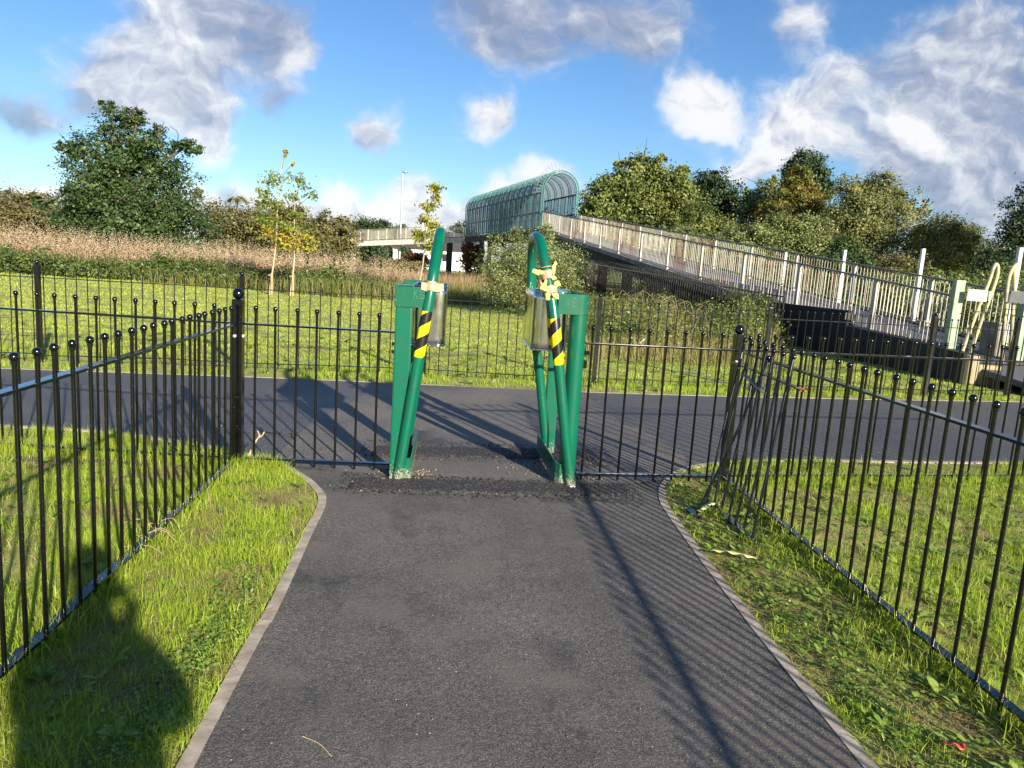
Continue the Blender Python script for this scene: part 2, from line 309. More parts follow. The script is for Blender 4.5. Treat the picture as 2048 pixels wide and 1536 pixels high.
M['straw'] = leafmat('willowherb_seedheads', [(0, (.24, .16, .09)), (.5, (.46, .34, .21)), (1, (.66, .56, .42))], .3, .8, .1)
M['rough'] = leafmat('rough_grass', [(0, (.09, .12, .028)), (.5, (.20, .22, .05)), (.8, (.34, .30, .11)), (1, (.42, .34, .18))], .35, .6)

# ---------------------------------------------------------------- object helpers
C = sc.collection
WLOC = {}
def tag(o, label=None, cat=None, group=None, kind=None):
    if label: o['label'] = label
    if cat: o['category'] = cat
    if group: o['group'] = group
    if kind: o['kind'] = kind
    return o
def thing(name, label, cat, loc=(0, 0, 0), group=None):
    o = bpy.data.objects.new(name, None); C.objects.link(o); o.location = loc; o.empty_display_size = .1
    WLOC[o] = Vector(loc); return tag(o, label, cat, group)
def link(name, me, mat, parent=None, loc=(0, 0, 0)):
    """me is in coordinates relative to loc (world)."""
    o = bpy.data.objects.new(name, me); C.objects.link(o)
    if mat and not me.materials: me.materials.append(mat)
    WLOC[o] = Vector(loc)
    if parent is not None:
        o.parent = parent; o.location = Vector(loc) - WLOC[parent]
    else: o.location = loc
    return o
class MB:
    def __init__(s): s.v = []; s.f = []; s.sm = []; s.uv = None
    def add(s, vs, fs, smooth=False):
        k = len(s.v); s.v += [tuple(p) for p in vs]; s.f += [tuple(i + k for i in q) for q in fs]; s.sm += [smooth] * len(fs)
    def box(s, c, size, rot=None, bev=0.0):
        a, b_, d = (x / 2 for x in size); c = Vector(c)
        if bev <= 0:
            P = [Vector((x, y, z)) for x in (-a, a) for y in (-b_, b_) for z in (-d, d)]
            Fc = [(0, 1, 3, 2), (4, 6, 7, 5), (0, 4, 5, 1), (2, 3, 7, 6), (0, 2, 6, 4), (1, 5, 7, 3)]
        else:
            bm = bmesh.new(); bmesh.ops.create_cube(bm, size=1)
            for v in bm.verts: v.co = Vector((v.co.x * size[0], v.co.y * size[1], v.co.z * size[2]))
            bmesh.ops.bevel(bm, geom=bm.edges[:], offset=bev, segments=2, affect='EDGES', profile=.6)
            bm.verts.index_update(); P = [v.co.copy() for v in bm.verts]; Fc = [tuple(v.index for v in f.verts) for f in bm.faces]; bm.free()
        if rot is not None: P = [rot @ p for p in P]
        s.add([p + c for p in P], Fc)
    def beam(s, A, B, wd, ht, up=(0, 0, 1), bev=0.0):
        A, B = Vector(A), Vector(B); d = B - A; L = d.length; d.normalize(); up = Vector(up)
        x = d.cross(up)
        if x.length < 1e-4: x = d.cross(Vector((1, 0, 0)))
        x.normalize(); z = x.cross(d); R = Matrix((x, d, z)).transposed()
        s.box((A + B) / 2, (wd, L, ht), R, bev)
    def tube(s, pts, rad, seg=12, caps=True, uvs=None):
        pts = [Vector(p) for p in pts]; n = len(pts)
        rad = [rad] * n if isinstance(rad, (int, float)) else rad
        t0 = (pts[1] - pts[0]).normalized(); ref = Vector((0, 0, 1)) if abs(t0.z) < .9 else Vector((1, 0, 0))
        x = t0.cross(ref).normalized(); vs = []; fs = []
        for i, p in enumerate(pts):
            t = ((pts[min(i + 1, n - 1)] - p).normalized() + (p - pts[max(i - 1, 0)]).normalized())
            t = t.normalized() if t.length > 1e-6 else t0
            x = (x - t * x.dot(t)).normalized(); y = t.cross(x)
            for k in range(seg):
                a = 2 * math.pi * k / seg; vs.append(p + (x * math.cos(a) + y * math.sin(a)) * rad[i])
        for i in range(n - 1):
            for k in range(seg):
                k2 = (k + 1) % seg; fs.append((i * seg + k, i * seg + k2, (i + 1) * seg + k2, (i + 1) * seg + k))
        s.add(vs, fs, True)
        if caps:
            s.add(vs[:seg], [tuple(range(seg))[::-1]]); s.add(vs[-seg:], [tuple(range(seg))])
    def sphere(s, c, r, seg=16, rings=10, sq=(1, 1, 1)):
        c = Vector(c); vs = [c + Vector((0, 0, r * sq[2]))]; fs = []
        for i in range(1, rings):
            th = math.pi * i / rings
            for k in range(seg):
                a = 2 * math.pi * k / seg
                vs.append(c + Vector((r * sq[0] * math.sin(th) * math.cos(a), r * sq[1] * math.sin(th) * math.sin(a), r * sq[2] * math.cos(th))))
        vs.append(c - Vector((0, 0, r * sq[2])))
        for k in range(seg): fs.append((0, 1 + k, 1 + (k + 1) % seg))
        for i in range(rings - 2):
            for k in range(seg):
                a = 1 + i * seg + k; b_ = 1 + i * seg + (k + 1) % seg; fs.append((a, a + seg, b_ + seg, b_))
        e = len(vs) - 1
        for k in range(seg): fs.append((1 + (rings - 2) * seg + k, e, 1 + (rings - 2) * seg + (k + 1) % seg))
        s.add(vs, fs, True)
    def prism(s, poly, z0, z1):
        """poly: list of (x, y) anticlockwise; z0,z1 numbers"""
        n = len(poly); s.add([(x, y, z0) for x, y in poly] + [(x, y, z1) for x, y in poly],
            [tuple(range(n))[::-1], tuple(range(n, 2 * n))] + [(i, (i + 1) % n, n + (i + 1) % n, n + i) for i in range(n)])
    def mesh(s, name, origin=(0, 0, 0)):
        o = Vector(origin); me = bpy.data.meshes.new(name)
        me.from_pydata([tuple(Vector(p) - o) for p in s.v], [], s.f)
        me.polygons.foreach_set('use_smooth', s.sm); me.update(); return me
    def build(s, name, mat, parent=None, loc=None):
        if loc is None:
            loc = WLOC[parent] if parent is not None else Vector((0, 0, 0))
        return link(name, s.mesh(name, loc), mat, parent, loc)
def curve_pts(ctrl, n=8):
    """Catmull-Rom through the control points"""
    P = [Vector(p) for p in ctrl]; P = [P[0] * 2 - P[1]] + P + [P[-1] * 2 - P[-2]]; out = []
    for i in range(1, len(P) - 2):
        for k in range(n):
            t = k / n; a, b_, c, d = P[i - 1], P[i], P[i + 1], P[i + 2]
            out.append(0.5 * ((2 * b_) + (c - a) * t + (2 * a - 5 * b_ + 4 * c - d) * t * t + (3 * b_ - a - 3 * c + d) * t ** 3))
    out.append(P[-2]); return out

# numpy triangle soup with a per-face tint
def np_mesh(name, V, T, tint, mat, smooth=False):
    me = bpy.data.meshes.new(name); nv, nt = len(V), len(T); k = T.shape[1]
    me.vertices.add(nv); me.vertices.foreach_set('co', np.asarray(V, np.float32).ravel())
    me.loops.add(nt * k); me.loops.foreach_set('vertex_index', np.asarray(T, np.int32).ravel())
    me.polygons.add(nt); me.polygons.foreach_set('loop_start', np.arange(0, nt * k, k, dtype=np.int32))
    try: me.polygons.foreach_set('loop_total', np.full(nt, k, np.int32))
    except Exception: pass
    a = me.attributes.new('tint', 'FLOAT', 'FACE'); a.data.foreach_set('value', np.asarray(tint, np.float32))
    me.materials.append(mat); me.update(calc_edges=True); return me
def unit(a): return a / np.maximum(np.linalg.norm(a, axis=1, keepdims=True), 1e-9)
def leaf_quads(P, size, N, tint, aspect=.62):
    """diamond leaves at P, facing roughly N"""
    n = len(P); rv = RNG.normal(size=(n, 3)); N = unit(N); A = unit(np.cross(N, rv)); B = np.cross(N, A)
    size = np.asarray(size).reshape(-1, 1)
    A = A * size; B = B * size * aspect; bend = N * size * .18
    V = np.stack([P - A, P - B * .9 + bend, P + A, P + B * .9 + bend], 1).reshape(-1, 3)
    T = np.arange(n * 4).reshape(n, 4); return V, T, tint
def crown(lobes, n, size, clusters=60, spread=.16, shell=.82, up=.25, inner=.25, stray=.06):
    """leaves gathered in clumps over ellipsoid lobes; returns P, N, tint"""
    L = np.array(lobes, float); wgt = (L[:, 3] * L[:, 4] * L[:, 5]) ** (2 / 3); wgt /= wgt.sum()
    nc = max(8, int(clusters * len(L))); li = RNG.choice(len(L), nc, p=wgt)
    d = unit(RNG.normal(size=(nc, 3)) + np.array([0, 0, up])); rr = shell + RNG.normal(size=(nc, 1)) * .13
    rr[RNG.random(nc) < stray] += .22
    cc = L[li, :3] + d * L[li, 3:6] * rr; cs = L[li, 3:6].mean(1) * spread * RNG.uniform(.6, 1.5, nc); ct = RNG.normal(size=nc) * .16
    k = RNG.integers(0, nc, n); off = RNG.normal(size=(n, 3)) * cs[k][:, None] * np.array([1, 1, .72])
    P = cc[k] + off; N = unit(d[k] + RNG.normal(size=(n, 3)) * .7 + np.array([0, 0, .35]))
    tint = .42 + ct[k] + RNG.normal(size=n) * .17
    m = int(n * inner); li2 = RNG.choice(len(L), m, p=wgt); d2 = unit(RNG.normal(size=(m, 3)))
    P2 = L[li2, :3] + d2 * L[li2, 3:6] * (RNG.random((m, 1)) ** .5 * .8)
    P = np.vstack([P, P2]); N = np.vstack([N, unit(d2 + RNG.normal(size=(m, 3)))]); tint = np.concatenate([tint, .3 + RNG.normal(size=m) * .15])  # inner leaves tinted darker, imitating shade inside the crown
    return P, N, np.clip(tint, 0, 1)
def foliage(name, lobes, n, size, mat, parent=None, loc=None, zmin=0.02, tintfn=None, **kw):
    P, N, t = crown(lobes, n, size, **kw)
    if tintfn is not None: t = np.clip(tintfn(P, t), 0, 1)
    ok = P[:, 2] > zmin; P, N, t = P[ok], N[ok], t[ok]
    sz = size * RNG.uniform(.6, 1.35, len(P)); V, T, t = leaf_quads(P, sz, N, t)
    if loc is None: loc = WLOC[parent] if parent is not None else (0, 0, 0)
    V = V - np.array(loc); return link(name, np_mesh(name, V, T, t, mat), None, parent, loc)
def limbs(mb, base, lobes, r0, seg=8, twigs=5, zf=.55):
    base = Vector(base); L = sorted(lobes, key=lambda q: -q[2]); top = Vector(L[0][:3])
    trunk = [base + (top - base) * t + Vector((random.uniform(-1, 1), random.uniform(-1, 1), 0)) * r0 * 1.2 * math.sin(t * 3.14) for t in (0, .15, .3, .5, .75, 1)]
    trunk = curve_pts(trunk, 4); n = len(trunk)
    mb.tube(trunk, [r0 * (1.25 if i == 0 else 1) * (1 - .85 * i / n) for i in range(n)], seg)
    for q in L[1:]:
        c = Vector(q[:3]); t = random.uniform(.2, .5); s = base + (top - base) * t
        md = (s + c) / 2 + Vector((0, 0, .12 * (c - s).length)); pp = curve_pts([s, md, c], 5)
        mb.tube(pp, [r0 * .5 * (1 - .8 * i / len(pp)) for i in range(len(pp))], 6)
        for _ in range(twigs):
            e = c + Vector((random.gauss(0, 1) * q[3], random.gauss(0, 1) * q[4], abs(random.gauss(0, 1)) * q[5])) * .7
            mb.tube(curve_pts([md.lerp(c, .6), (c + e) / 2 + Vector((0, 0, .1)), e], 3), [r0 * .16, r0 * .12, r0 * .1, r0 * .08, r0 * .06, r0 * .05, r0 * .04], 4, False)
def tree(name, label, cat, base, lobes, n, size, leaf, bark='bark', r0=.2, group=None, **kw):
    t = thing(name, label, cat, base, group); foliage('crown', lobes, n, size, M[leaf], t, **kw)
    mb = MB(); limbs(mb, base, lobes, r0); mb.build('trunk', M[bark], t); return t

# ================================================================ GROUND
KL = [(-.775, -3.0), (-.77, 2.4), (-.755, 3.2), (-.775, 4.1), (-.79, 4.70), (-.90, 5.02), (-1.05, 5.27), (-1.30, 5.56), (-1.80, 5.88), (-2.65, 6.20), (-3.7, 6.30), (-7, 6.1), (-14, 5.3)]
KR = [(1.495, -3.0), (1.50, 2.4), (1.505, 3.3), (1.53, 4.2), (1.56, 4.82), (1.60, 5.08), (1.70, 5.38), (1.88, 5.70), (2.15, 5.96), (2.6, 6.17), (3.17, 6.30), (5.5, 6.58), (10, 7.3), (16, 8.6)]
FE = [(-16, 8.25), (-9, 8.75), (-5.2, 9.06), (-1.8, 9.36), (2.0, 9.46), (5.5, 9.95), (8.8, 10.55), (9.25, 10.62)]
FE2 = [(11.9, 11.2), (18, 12.6)]
def smooth2(pts, n=6): return [(p.x, p.y) for p in curve_pts([(x, y, 0) for x, y in pts], n)]
KLs, KRs, FEs = smooth2(KL), smooth2(KR), smooth2(FE)
def sheet(name, poly, z, mat, kind='structure'):
    bm = bmesh.new(); vs = [bm.verts.new((x, y, z)) for x, y in poly]; f = bm.faces.new(vs)
    bmesh.ops.triangulate(bm, faces=[f]); 
    for g in bm.faces:
        if g.normal.z < 0: g.normal_flip()
    me = bpy.data.meshes.new(name); bm.to_mesh(me); bm.free(); return tag(link(name, me, mat), kind=kind)
S = MB(); S.add([(-600, -200, 0), (600, -200, 0), (600, 1400, 0), (-600, 1400, 0)], [(0, 1, 2, 3)])
tag(S.build('ground', M['soil']), kind='structure')
# road across, spur to the ramp, path through the gate
sheet('road', KLs[::-1][:0] + [p for p in KLs[::-1] if p[1] > 4.9 and p[0] < -.88] + [(-.88, 5.0), (1.58, 5.0)] + [p for p in KRs if p[1] > 5.05] + [(18, 9.0), (18, 12.6)] + FE2[:1] + [(11.9, 11.2)][:0] + FEs[::-1], .004, M['road'])
sheet('path', [p for p in KLs if p[1] < 5.4] + [(-.5, 5.5), (1.4, 5.5)] + [p for p in KRs[::-1] if p[1] < 5.2], .008, M['path'])
sheet('old_asphalt', [(-1.30, 5.57), (-1.05, 5.45), (-.6, 5.36), (.4, 5.33), (1.4, 5.36), (1.75, 5.55), (2.0, 5.9), (2.15, 6.4), (2.05, 7.0), (1.83, 7.65), (1.80, 8.4), (1.72, 9.42), (-.8, 9.33), (-1.0, 8.2), (-1.25, 6.9)], .012, M['approach'])
sheet('ramp_path', [(9.3, 10.3), (11.8, 10.9), (11.75, 13.6), (11.7, 14.0), (9.0, 14.0), (9.15, 12.4)], .016, M['road'])
def strip(name, pts, wd, z0, z1, mat):
    V = []; Fc = []; n = len(pts); rng = random.Random(3)
    for i, (x, y) in enumerate(pts):
        a = Vector(pts[max(i - 1, 0)]); b_ = Vector(pts[min(i + 1, n - 1)]); t = (b_ - a).normalized(); nn = Vector((-t.y, t.x)) * wd
        j = rng.uniform(-.001, .0015)
        V += [(x, y, z0), (x, y, z1 + j), (x + nn.x, y + nn.y, z1 + j), (x + nn.x, y + nn.y, z0)]
    for i in range(n - 1):
        for k in range(3): Fc.append((4 * i + k, 4 * i + k + 1, 4 * i + k + 5, 4 * i + k + 4))
    mb = MB(); mb.add(V, Fc); return tag(mb.build(name, mat), kind='structure')
strip('kerb', KLs, -.052, -.05, .0125, M['kerb'])
strip('kerb', KRs, .052, -.05, .0125, M['kerb'])
strip('kerb', FEs, .012, -.05, .008, M['kerb'])
# two trenches filled with coarse fresh tarmac
def patch(name, x0, x1, yl, yr, seed):
    nx, ny = 260, 46; rs = np.random.RandomState(seed); V = []
    for j in range(ny + 1):
        for i in range(nx + 1):
            u, v = i / nx, j / ny; ya = yl[0] + (yr[0] - yl[0]) * u; yb = yl[1] + (yr[1] - yl[1]) * u
            x = x0 + (x1 - x0) * u; y = ya + (yb - ya) * v
            e = min(u * (x1 - x0), (1 - u) * (x1 - x0), v * .3, (1 - v) * .3)
            jx = noise.noise((x * 9, y * 9, seed)) * .022 * (1 if e < .05 else 0)
            h = .014 * min(1, e / .02) + (noise.noise((x * 60, y * 60, 1)) * .007 + noise.noise((x * 130, y * 130, 4)) * .006 + noise.noise((x * 7, y * 7, 2)) * .006) * min(1, e / .01)
            V.append((x + jx, y + jx, .010 + max(h, 0) if e > 0 else .006))
    Fc = [(j * (nx + 1) + i, j * (nx + 1) + i + 1, (j + 1) * (nx + 1) + i + 1, (j + 1) * (nx + 1) + i) for j in range(ny) for i in range(nx)]
    mb = MB(); mb.add(V, Fc); return tag(mb.build(name, M['tar']), kind='structure')
patch('tarmac_patch', -.64, 1.34, (4.93, 5.23), (5.04, 5.32), 1)
patch('tarmac_patch', -.58, 1.30, (5.86, 6.16), (6.00, 6.36), 5)

# pebbles and grit
def stones(name, pts, sizes, mat, label):
    base = MB(); base.sphere((0, 0, 0), 1, 6, 4); bv = np.array(base.v)
    tri = []
    for f in base.f: tri += [(f[0], f[i], f[i + 1]) for i in range(1, len(f) - 1)]
    tri = np.array(tri); n = len(pts); A = RNG.uniform(0, 6.28, n); c, s = np.cos(A), np.sin(A)
    sc3 = np.asarray(sizes)[:, None] * RNG.uniform(.6, 1.2, (n, 3)) * np.array([1.2, 1, .6]); jit = 1 + RNG.normal(size=(n, len(bv), 1)) * .16
    Vv = bv[None] * sc3[:, None] * jit; X = Vv[..., 0] * c[:, None] - Vv[..., 1] * s[:, None]; Y = Vv[..., 0] * s[:, None] + Vv[..., 1] * c[:, None]
    Vv = np.stack([X, Y, Vv[..., 2]], -1) + np.asarray(pts)[:, None]; T = (tri[None] + (np.arange(n) * len(bv))[:, None, None]).reshape(-1, 3)
    o = link(name, np_mesh(name, Vv.reshape(-1, 3), T, RNG.random(len(T)), mat), None); return tag(o, label, 'gravel', kind='stuff')
pt = []; sz = []
for (cx, cy, sx, sy, k, s0) in [(-.17, 5.42, .08, .07, 90, .006), (.72, 5.62, .10, .12, 90, .006), (-.42, 5.35, .12, .1, 50, .008), (1.1, 5.45, .12, .06, 60, .006), (.35, 4.98, .7, .05, 40, .005), (.35, 5.85, .6, .06, 50, .005), (-.45, 5.05, .15, .06, 30, .008)]:
    for _ in range(k): pt.append((random.gauss(cx, sx), random.gauss(cy, sy), .016)); sz.append(s0 * random.uniform(.5, 1.5))
for _ in range(120): pt.append((random.uniform(-.7, 1.45), random.uniform(1.8, 5.0), .011)); sz.append(random.uniform(.0016, .0042))
for _ in range(90): pt.append((random.uniform(-3, 5), random.uniform(6.6, 9.0), .016)); sz.append(random.uniform(.003, .006))
stones('pebbles', np.array(pt), np.array(sz), M['stone'], 'pale pebbles and grit scattered on the asphalt around the gate posts')
pt = []; sz = []
for (x0, x1, y0, y1) in [(-.72, 1.42, 4.86, 5.36), (-.68, 1.42, 5.78, 6.42)]:
    for _ in range(1500):
        pt.append((random.uniform(x0, x1), random.uniform(y0, y1), .020)); sz.append(random.uniform(.003, .0075))
for _ in range(500):
    pt.append((random.gauss(.35, .8), random.gauss(5.6, .8), .013)); sz.append(random.uniform(.002, .006))
stones('loose_tarmac_crumbs', np.array(pt), np.array(sz), M['darkstone'], 'black tarmac crumbs lying over the two patched trenches')

# ================================================================ GRASS
def interp(pts, key, axis=1):
    P = sorted(pts, key=lambda p: p[axis]); a = np.array([p[axis] for p in P]); b_ = np.array([p[1 - axis] for p in P]); return np.interp(key, a, b_)
def on_path(X, Y):
    left = np.where(Y < 5.0, X > interp([p for p in KLs if p[1] < 5.0], Y) + .004, False)
    right = X < interp([p for p in KRs if p[1] < 5.0], Y) - .004
    pth = (Y < 5.0) & left & right
    nearedge = np.where(X < -.84, interp([p for p in KLs if p[0] < -.82 and p[1] > 4.8], X, 0), np.where(X > 1.56, interp([p for p in KRs if p[0] > 1.57], X, 0), 4.9)) + .004
    # the kerb strip itself is 6.5 cm outside of the line
    faredge = interp(FEs + FE2 + [(9.26, 14), (11.88, 14)], X, 0) + .05
    rd = (Y > nearedge) & (Y < faredge)
    return pth | rd
def vnoise(X, Y, s, o=0):
    return np.array([noise.noise((x * s + o, y * s - o, o)) for x, y in zip(X, Y)])
def blades(name, X, Y, h, wd, tint, lean=.45, label='', mat='grass', z0=0.0, flat=None):
    n = len(X); a = RNG.uniform(0, 2 * np.pi, n); ln = np.abs(RNG.normal(size=n)) * lean + np.where(h < 0, 1.6, 0); h = np.abs(h); ld = RNG.uniform(0, 2 * np.pi, n)
    px, py = np.cos(a) * wd / 2, np.sin(a) * wd / 2; dx, dy = np.cos(ld) * ln * h, np.sin(ld) * ln * h
    hh = h / np.sqrt(1 + ln * ln * .7)
    z0 = np.zeros(n) + z0
    b0 = np.stack([X - px, Y - py, z0], 1); b1 = np.stack([X + px, Y + py, z0], 1)
    m0 = np.stack([X - px * .75 + dx * .35, Y - py * .75 + dy * .35, z0 + hh * .6], 1); m1 = np.stack([X + px * .75 + dx * .35, Y + py * .75 + dy * .35, z0 + hh * .6], 1)
    tp = np.stack([X + dx, Y + dy, z0 + hh], 1)
    V = np.stack([b0, b1, m0, m1, tp], 1).reshape(-1, 3); k = (np.arange(n) * 5)[:, None]
    T = np.concatenate([k + np.array([[0, 1, 3]]), k + np.array([[0, 3, 2]]), k + np.array([[2, 3, 4]])], 1).reshape(-1, 3)
    return link(name, np_mesh(name, V, T, np.repeat(tint, 3), M[mat]), None)
def scatter(x0, x1, y0, y1, n):
    X = RNG.uniform(x0, x1, n); Y = RNG.uniform(y0, y1, n); k = ~on_path(X, Y); return X[k], Y[k]
Xs, Ys, Hs, Ws, Ts = [], [], [], [], []
def field(x0, x1, y0, y1, dens, h, wd, bare=.0, hv=.45, tb=.5):
    n = int((x1 - x0) * (y1 - y0) * dens); X, Y = scatter(x0, x1, y0, y1, n)
    N1 = vnoise(X, Y, 2.6, 3.3); N2 = vnoise(X, Y, 9.0, 7.7); N1 = N1 + .5 * vnoise(X, Y, .7, 1.7)
    keep = RNG.random(len(X)) < np.clip(.82 + N1 * 1.35 + N2 * .9 - bare - spots(X, Y), .05, 1); X, Y, N1, N2 = X[keep], Y[keep], N1[keep], N2[keep]
    Hh = h * np.clip(1 + N1 * .6 + N2 * .5 + RNG.normal(size=len(X)) * hv, .25, 2.6)
    t = tb + N1 * .42 + N2 * .34 + RNG.normal(size=len(X)) * .20
    dry = RNG.random(len(X)) < .10 - N1 * .30 - N2 * .12; t[dry] = RNG.uniform(0, .16, dry.sum())
    Xs.append(X); Ys.append(Y); Hs.append(Hh); Ws.append(wd * RNG.uniform(.6, 1.4, len(X))); Ts.append(np.clip(t, 0, 1))
def spots(X, Y):
    v = np.zeros(len(X))
    for (a, b_, r_, k_) in [(-.98, 4.62, .20, .8), (-.90, 4.05, .14, .6), (-1.02, 5.12, .13, .7), (1.66, 4.55, .22, .9), (1.72, 3.6, .20, .5), (1.85, 2.9, .22, .6), (1.95, 2.2, .22, .6), (-1.2, 3.1, .16, .5), (3.0, 4.2, .3, .4), (3.6, 3.0, .35, .4), (-2.6, 4.6, .35, .45)]:
        v += k_ * np.exp(-((X - a) ** 2 + ((Y - b_) * .8) ** 2) / (r_ * r_) * (1 + .6 * np.sin(X * 31) * np.cos(Y * 27)))
    return v
def thatch(x0, x1, y0, y1, dens):
    n = int((x1 - x0) * (y1 - y0) * dens); X, Y = scatter(x0, x1, y0, y1, n); N1 = vnoise(X, Y, 2.6, 3.3)
    k = RNG.random(len(X)) < .55 - N1 * 1.2; X, Y = X[k], Y[k]
    Xs.append(X); Ys.append(Y); Hs.append(RNG.uniform(.03, .075, len(X)) * -1); Ws.append(RNG.uniform(.002, .0035, len(X))); Ts.append(RNG.uniform(0, .16, len(X)))
field(-2.0, -.75, .9, 5.8, 12500, .036, .0028, hv=.7)
thatch(-2.0, -.78, .9, 5.8, 3800)
thatch(1.5, 2.3, .9, 6.0, 3800)
thatch(-4.6, -2.0, 2.2, 6.4, 1500)
thatch(2.3, 5.8, 1.3, 6.8, 1600)
field(-4.6, -2.0, 2.2, 6.4, 6500, .040, .0036, hv=.7)
field(1.5, 2.25, .9, 6.3, 6500, .032, .0034, bare=.30, hv=.6)
field(2.25, 5.8, 1.3, 6.8, 6200, .038, .0036, bare=.05, hv=.7)
field(5.8, 11, 5.0, 8.2, 900, .06, .007)
field(-8.5, -4.6, 3.5, 6.4, 900, .06, .007)
field(-12, 9.3, 8.6, 10.8, 1500, .055, .006, tb=.55)
field(-14, 9.0, 10.4, 14.5, 1100, .026, .008, tb=.80, bare=.03)
field(-22, 8.6, 14.5, 21, 480, .026, .012, tb=.84)
field(-32, 8.2, 21, 34, 190, .030, .019, tb=.86)
field(11.8, 20, 11.5, 26, 200, .07, .014, tb=.7)
X, Y = np.concatenate(Xs), np.concatenate(Ys)
# tufts pressed along the fence feet
def line_tufts(A, B, n, w_, h):
    t = RNG.random(n); x = A[0] + (B[0] - A[0]) * t + RNG.normal(size=n) * w_; y = A[1] + (B[1] - A[1]) * t + RNG.normal(size=n) * w_
    k = ~on_path(x, y); return x[k], y[k], h * RNG.uniform(.5, 1.8, k.sum())
LT = [line_tufts((-1.51, 1), (-1.51, 5.4), 4500, .05, .075), (line_tufts((2.17, 1), (2.17, 5.4), 4000, .05, .07)), line_tufts((-1.5, 5.48), (-4.6, 5.62), 5000, .05, .09),
      line_tufts((2.3, 5.5), (6, 6.05), 4000, .05, .08), line_tufts((-1.5, 5.4), (-1.12, 5.5), 1400, .06, .07)]
for (x, y, h) in LT:
    Xs.append(x); Ys.append(y); Hs.append(h); Ws.append(RNG.uniform(.003, .006, len(x))); Ts.append(np.clip(.55 + RNG.normal(size=len(x)) * .25, 0, 1))
X, Y, Hh, Ww, Tt = map(np.concatenate, (Xs, Ys, Hs, Ws, Ts))
tag(blades('grass', X, Y, Hh, Ww, Tt, .75), 'sunlit rough green grass on the verges and the lawn beyond the road', 'grass', kind='stuff')
# broad leaved weeds: dock, dandelion, plantain
P, N, SZ, T_ = [], [], [], []
V_all, F_all, t_all = [], [], []; vc = 0
def rosette(x, y, r, k, t):
    global vc
    for i in range(k):
        a = random.uniform(0, 6.28); L = r * random.uniform(.6, 1.2); wd = L * random.uniform(.14, .24); rise = random.uniform(.15, .9)
        c, s = math.cos(a), math.sin(a); pts = []
        for u, wf in ((0, .15), (.35, .8), (.7, 1), (1, .05)):
            z = L * (rise * u * (1 - .45 * u)) + .012; q = L * u * math.sqrt(max(.1, 1 - (rise * .6) ** 2))
            cx, cy = x + c * q, y + s * q; pts += [(cx - s * wd * wf, cy + c * wd * wf, z + .12 * wd), (cx + s * wd * wf, cy - c * wd * wf, z + .12 * wd)]
        V_all.extend(pts)
        for j in range(3): F_all.append((vc + 2 * j, vc + 2 * j + 1, vc + 2 * j + 3, vc + 2 * j + 2)); t_all.append(min(1, max(0, t + random.gauss(0, .15))))
        vc += 8
for (x0, x1, y0, y1, k, r) in [(-1.45, -.85, 1.4, 5.2, 120, .045), (-4.2, -1.55, 2.4, 6, 350, .05), (1.58, 2.15, 1.3, 5.4, 420, .045), (2.2, 5.6, 1.8, 6.3, 1100, .05), (-10, 9, 9.6, 14, 500, .07)]:
    for _ in range(k):
        x, y = random.uniform(x0, x1), random.uniform(y0, y1)
        if on_path(np.array([x]), np.array([y]))[0]: continue
        rosette(x, y, r * random.uniform(.6, 1.4), random.randint(5, 11), random.uniform(.2, .8))
for (x, y) in [(-.88, 2.35), (-1.0, 2.28), (1.75, 1.9), (1.85, 2.3), (1.95, 2.1), (2.0, 2.6), (1.8, 3.0), (1.9, 3.4), (1.75, 4.4), (1.85, 4.3)]: rosette(x, y, .085, 11, .75)
o = link('weeds', np_mesh('weeds', np.array(V_all), np.array(F_all), np.array(t_all), M['weed']), None)
tag(o, 'low dock and dandelion leaves growing among the grass', 'weeds', kind='stuff')
# clover mats beside the kerb
cx, cy = [], []
for (x, y, r, k) in [(-.90, 3.1, .05, 260), (-.92, 2.75, .07, 500), (-.95, 2.3, .07, 500), (-.88, 3.4, .04, 150), (1.7, 2.6, .07, 350), (1.66, 3.2, .05, 300), (1.75, 2.05, .08, 400), (-.86, 2.95, .05, 250)]:
    cx += list(RNG.normal(size=k) * r + x); cy += list(RNG.normal(size=k) * r * 2 + y)
cx, cy = np.array(cx), np.array(cy); k = ~on_path(cx, cy); cx, cy = cx[k], cy[k]
PP = np.stack([cx, cy, RNG.uniform(.015, .05, len(cx))], 1); V, T, t = leaf_quads(PP, RNG.uniform(.005, .010, len(cx)), np.array([0, 0, 1.]) + RNG.normal(size=(len(cx), 3)) * .35, RNG.random(len(cx)), .9)
tag(link('clover', np_mesh('clover', V, T, t, M['clover']), None), 'small round leaved clover along the concrete edging', 'clover', kind='stuff')

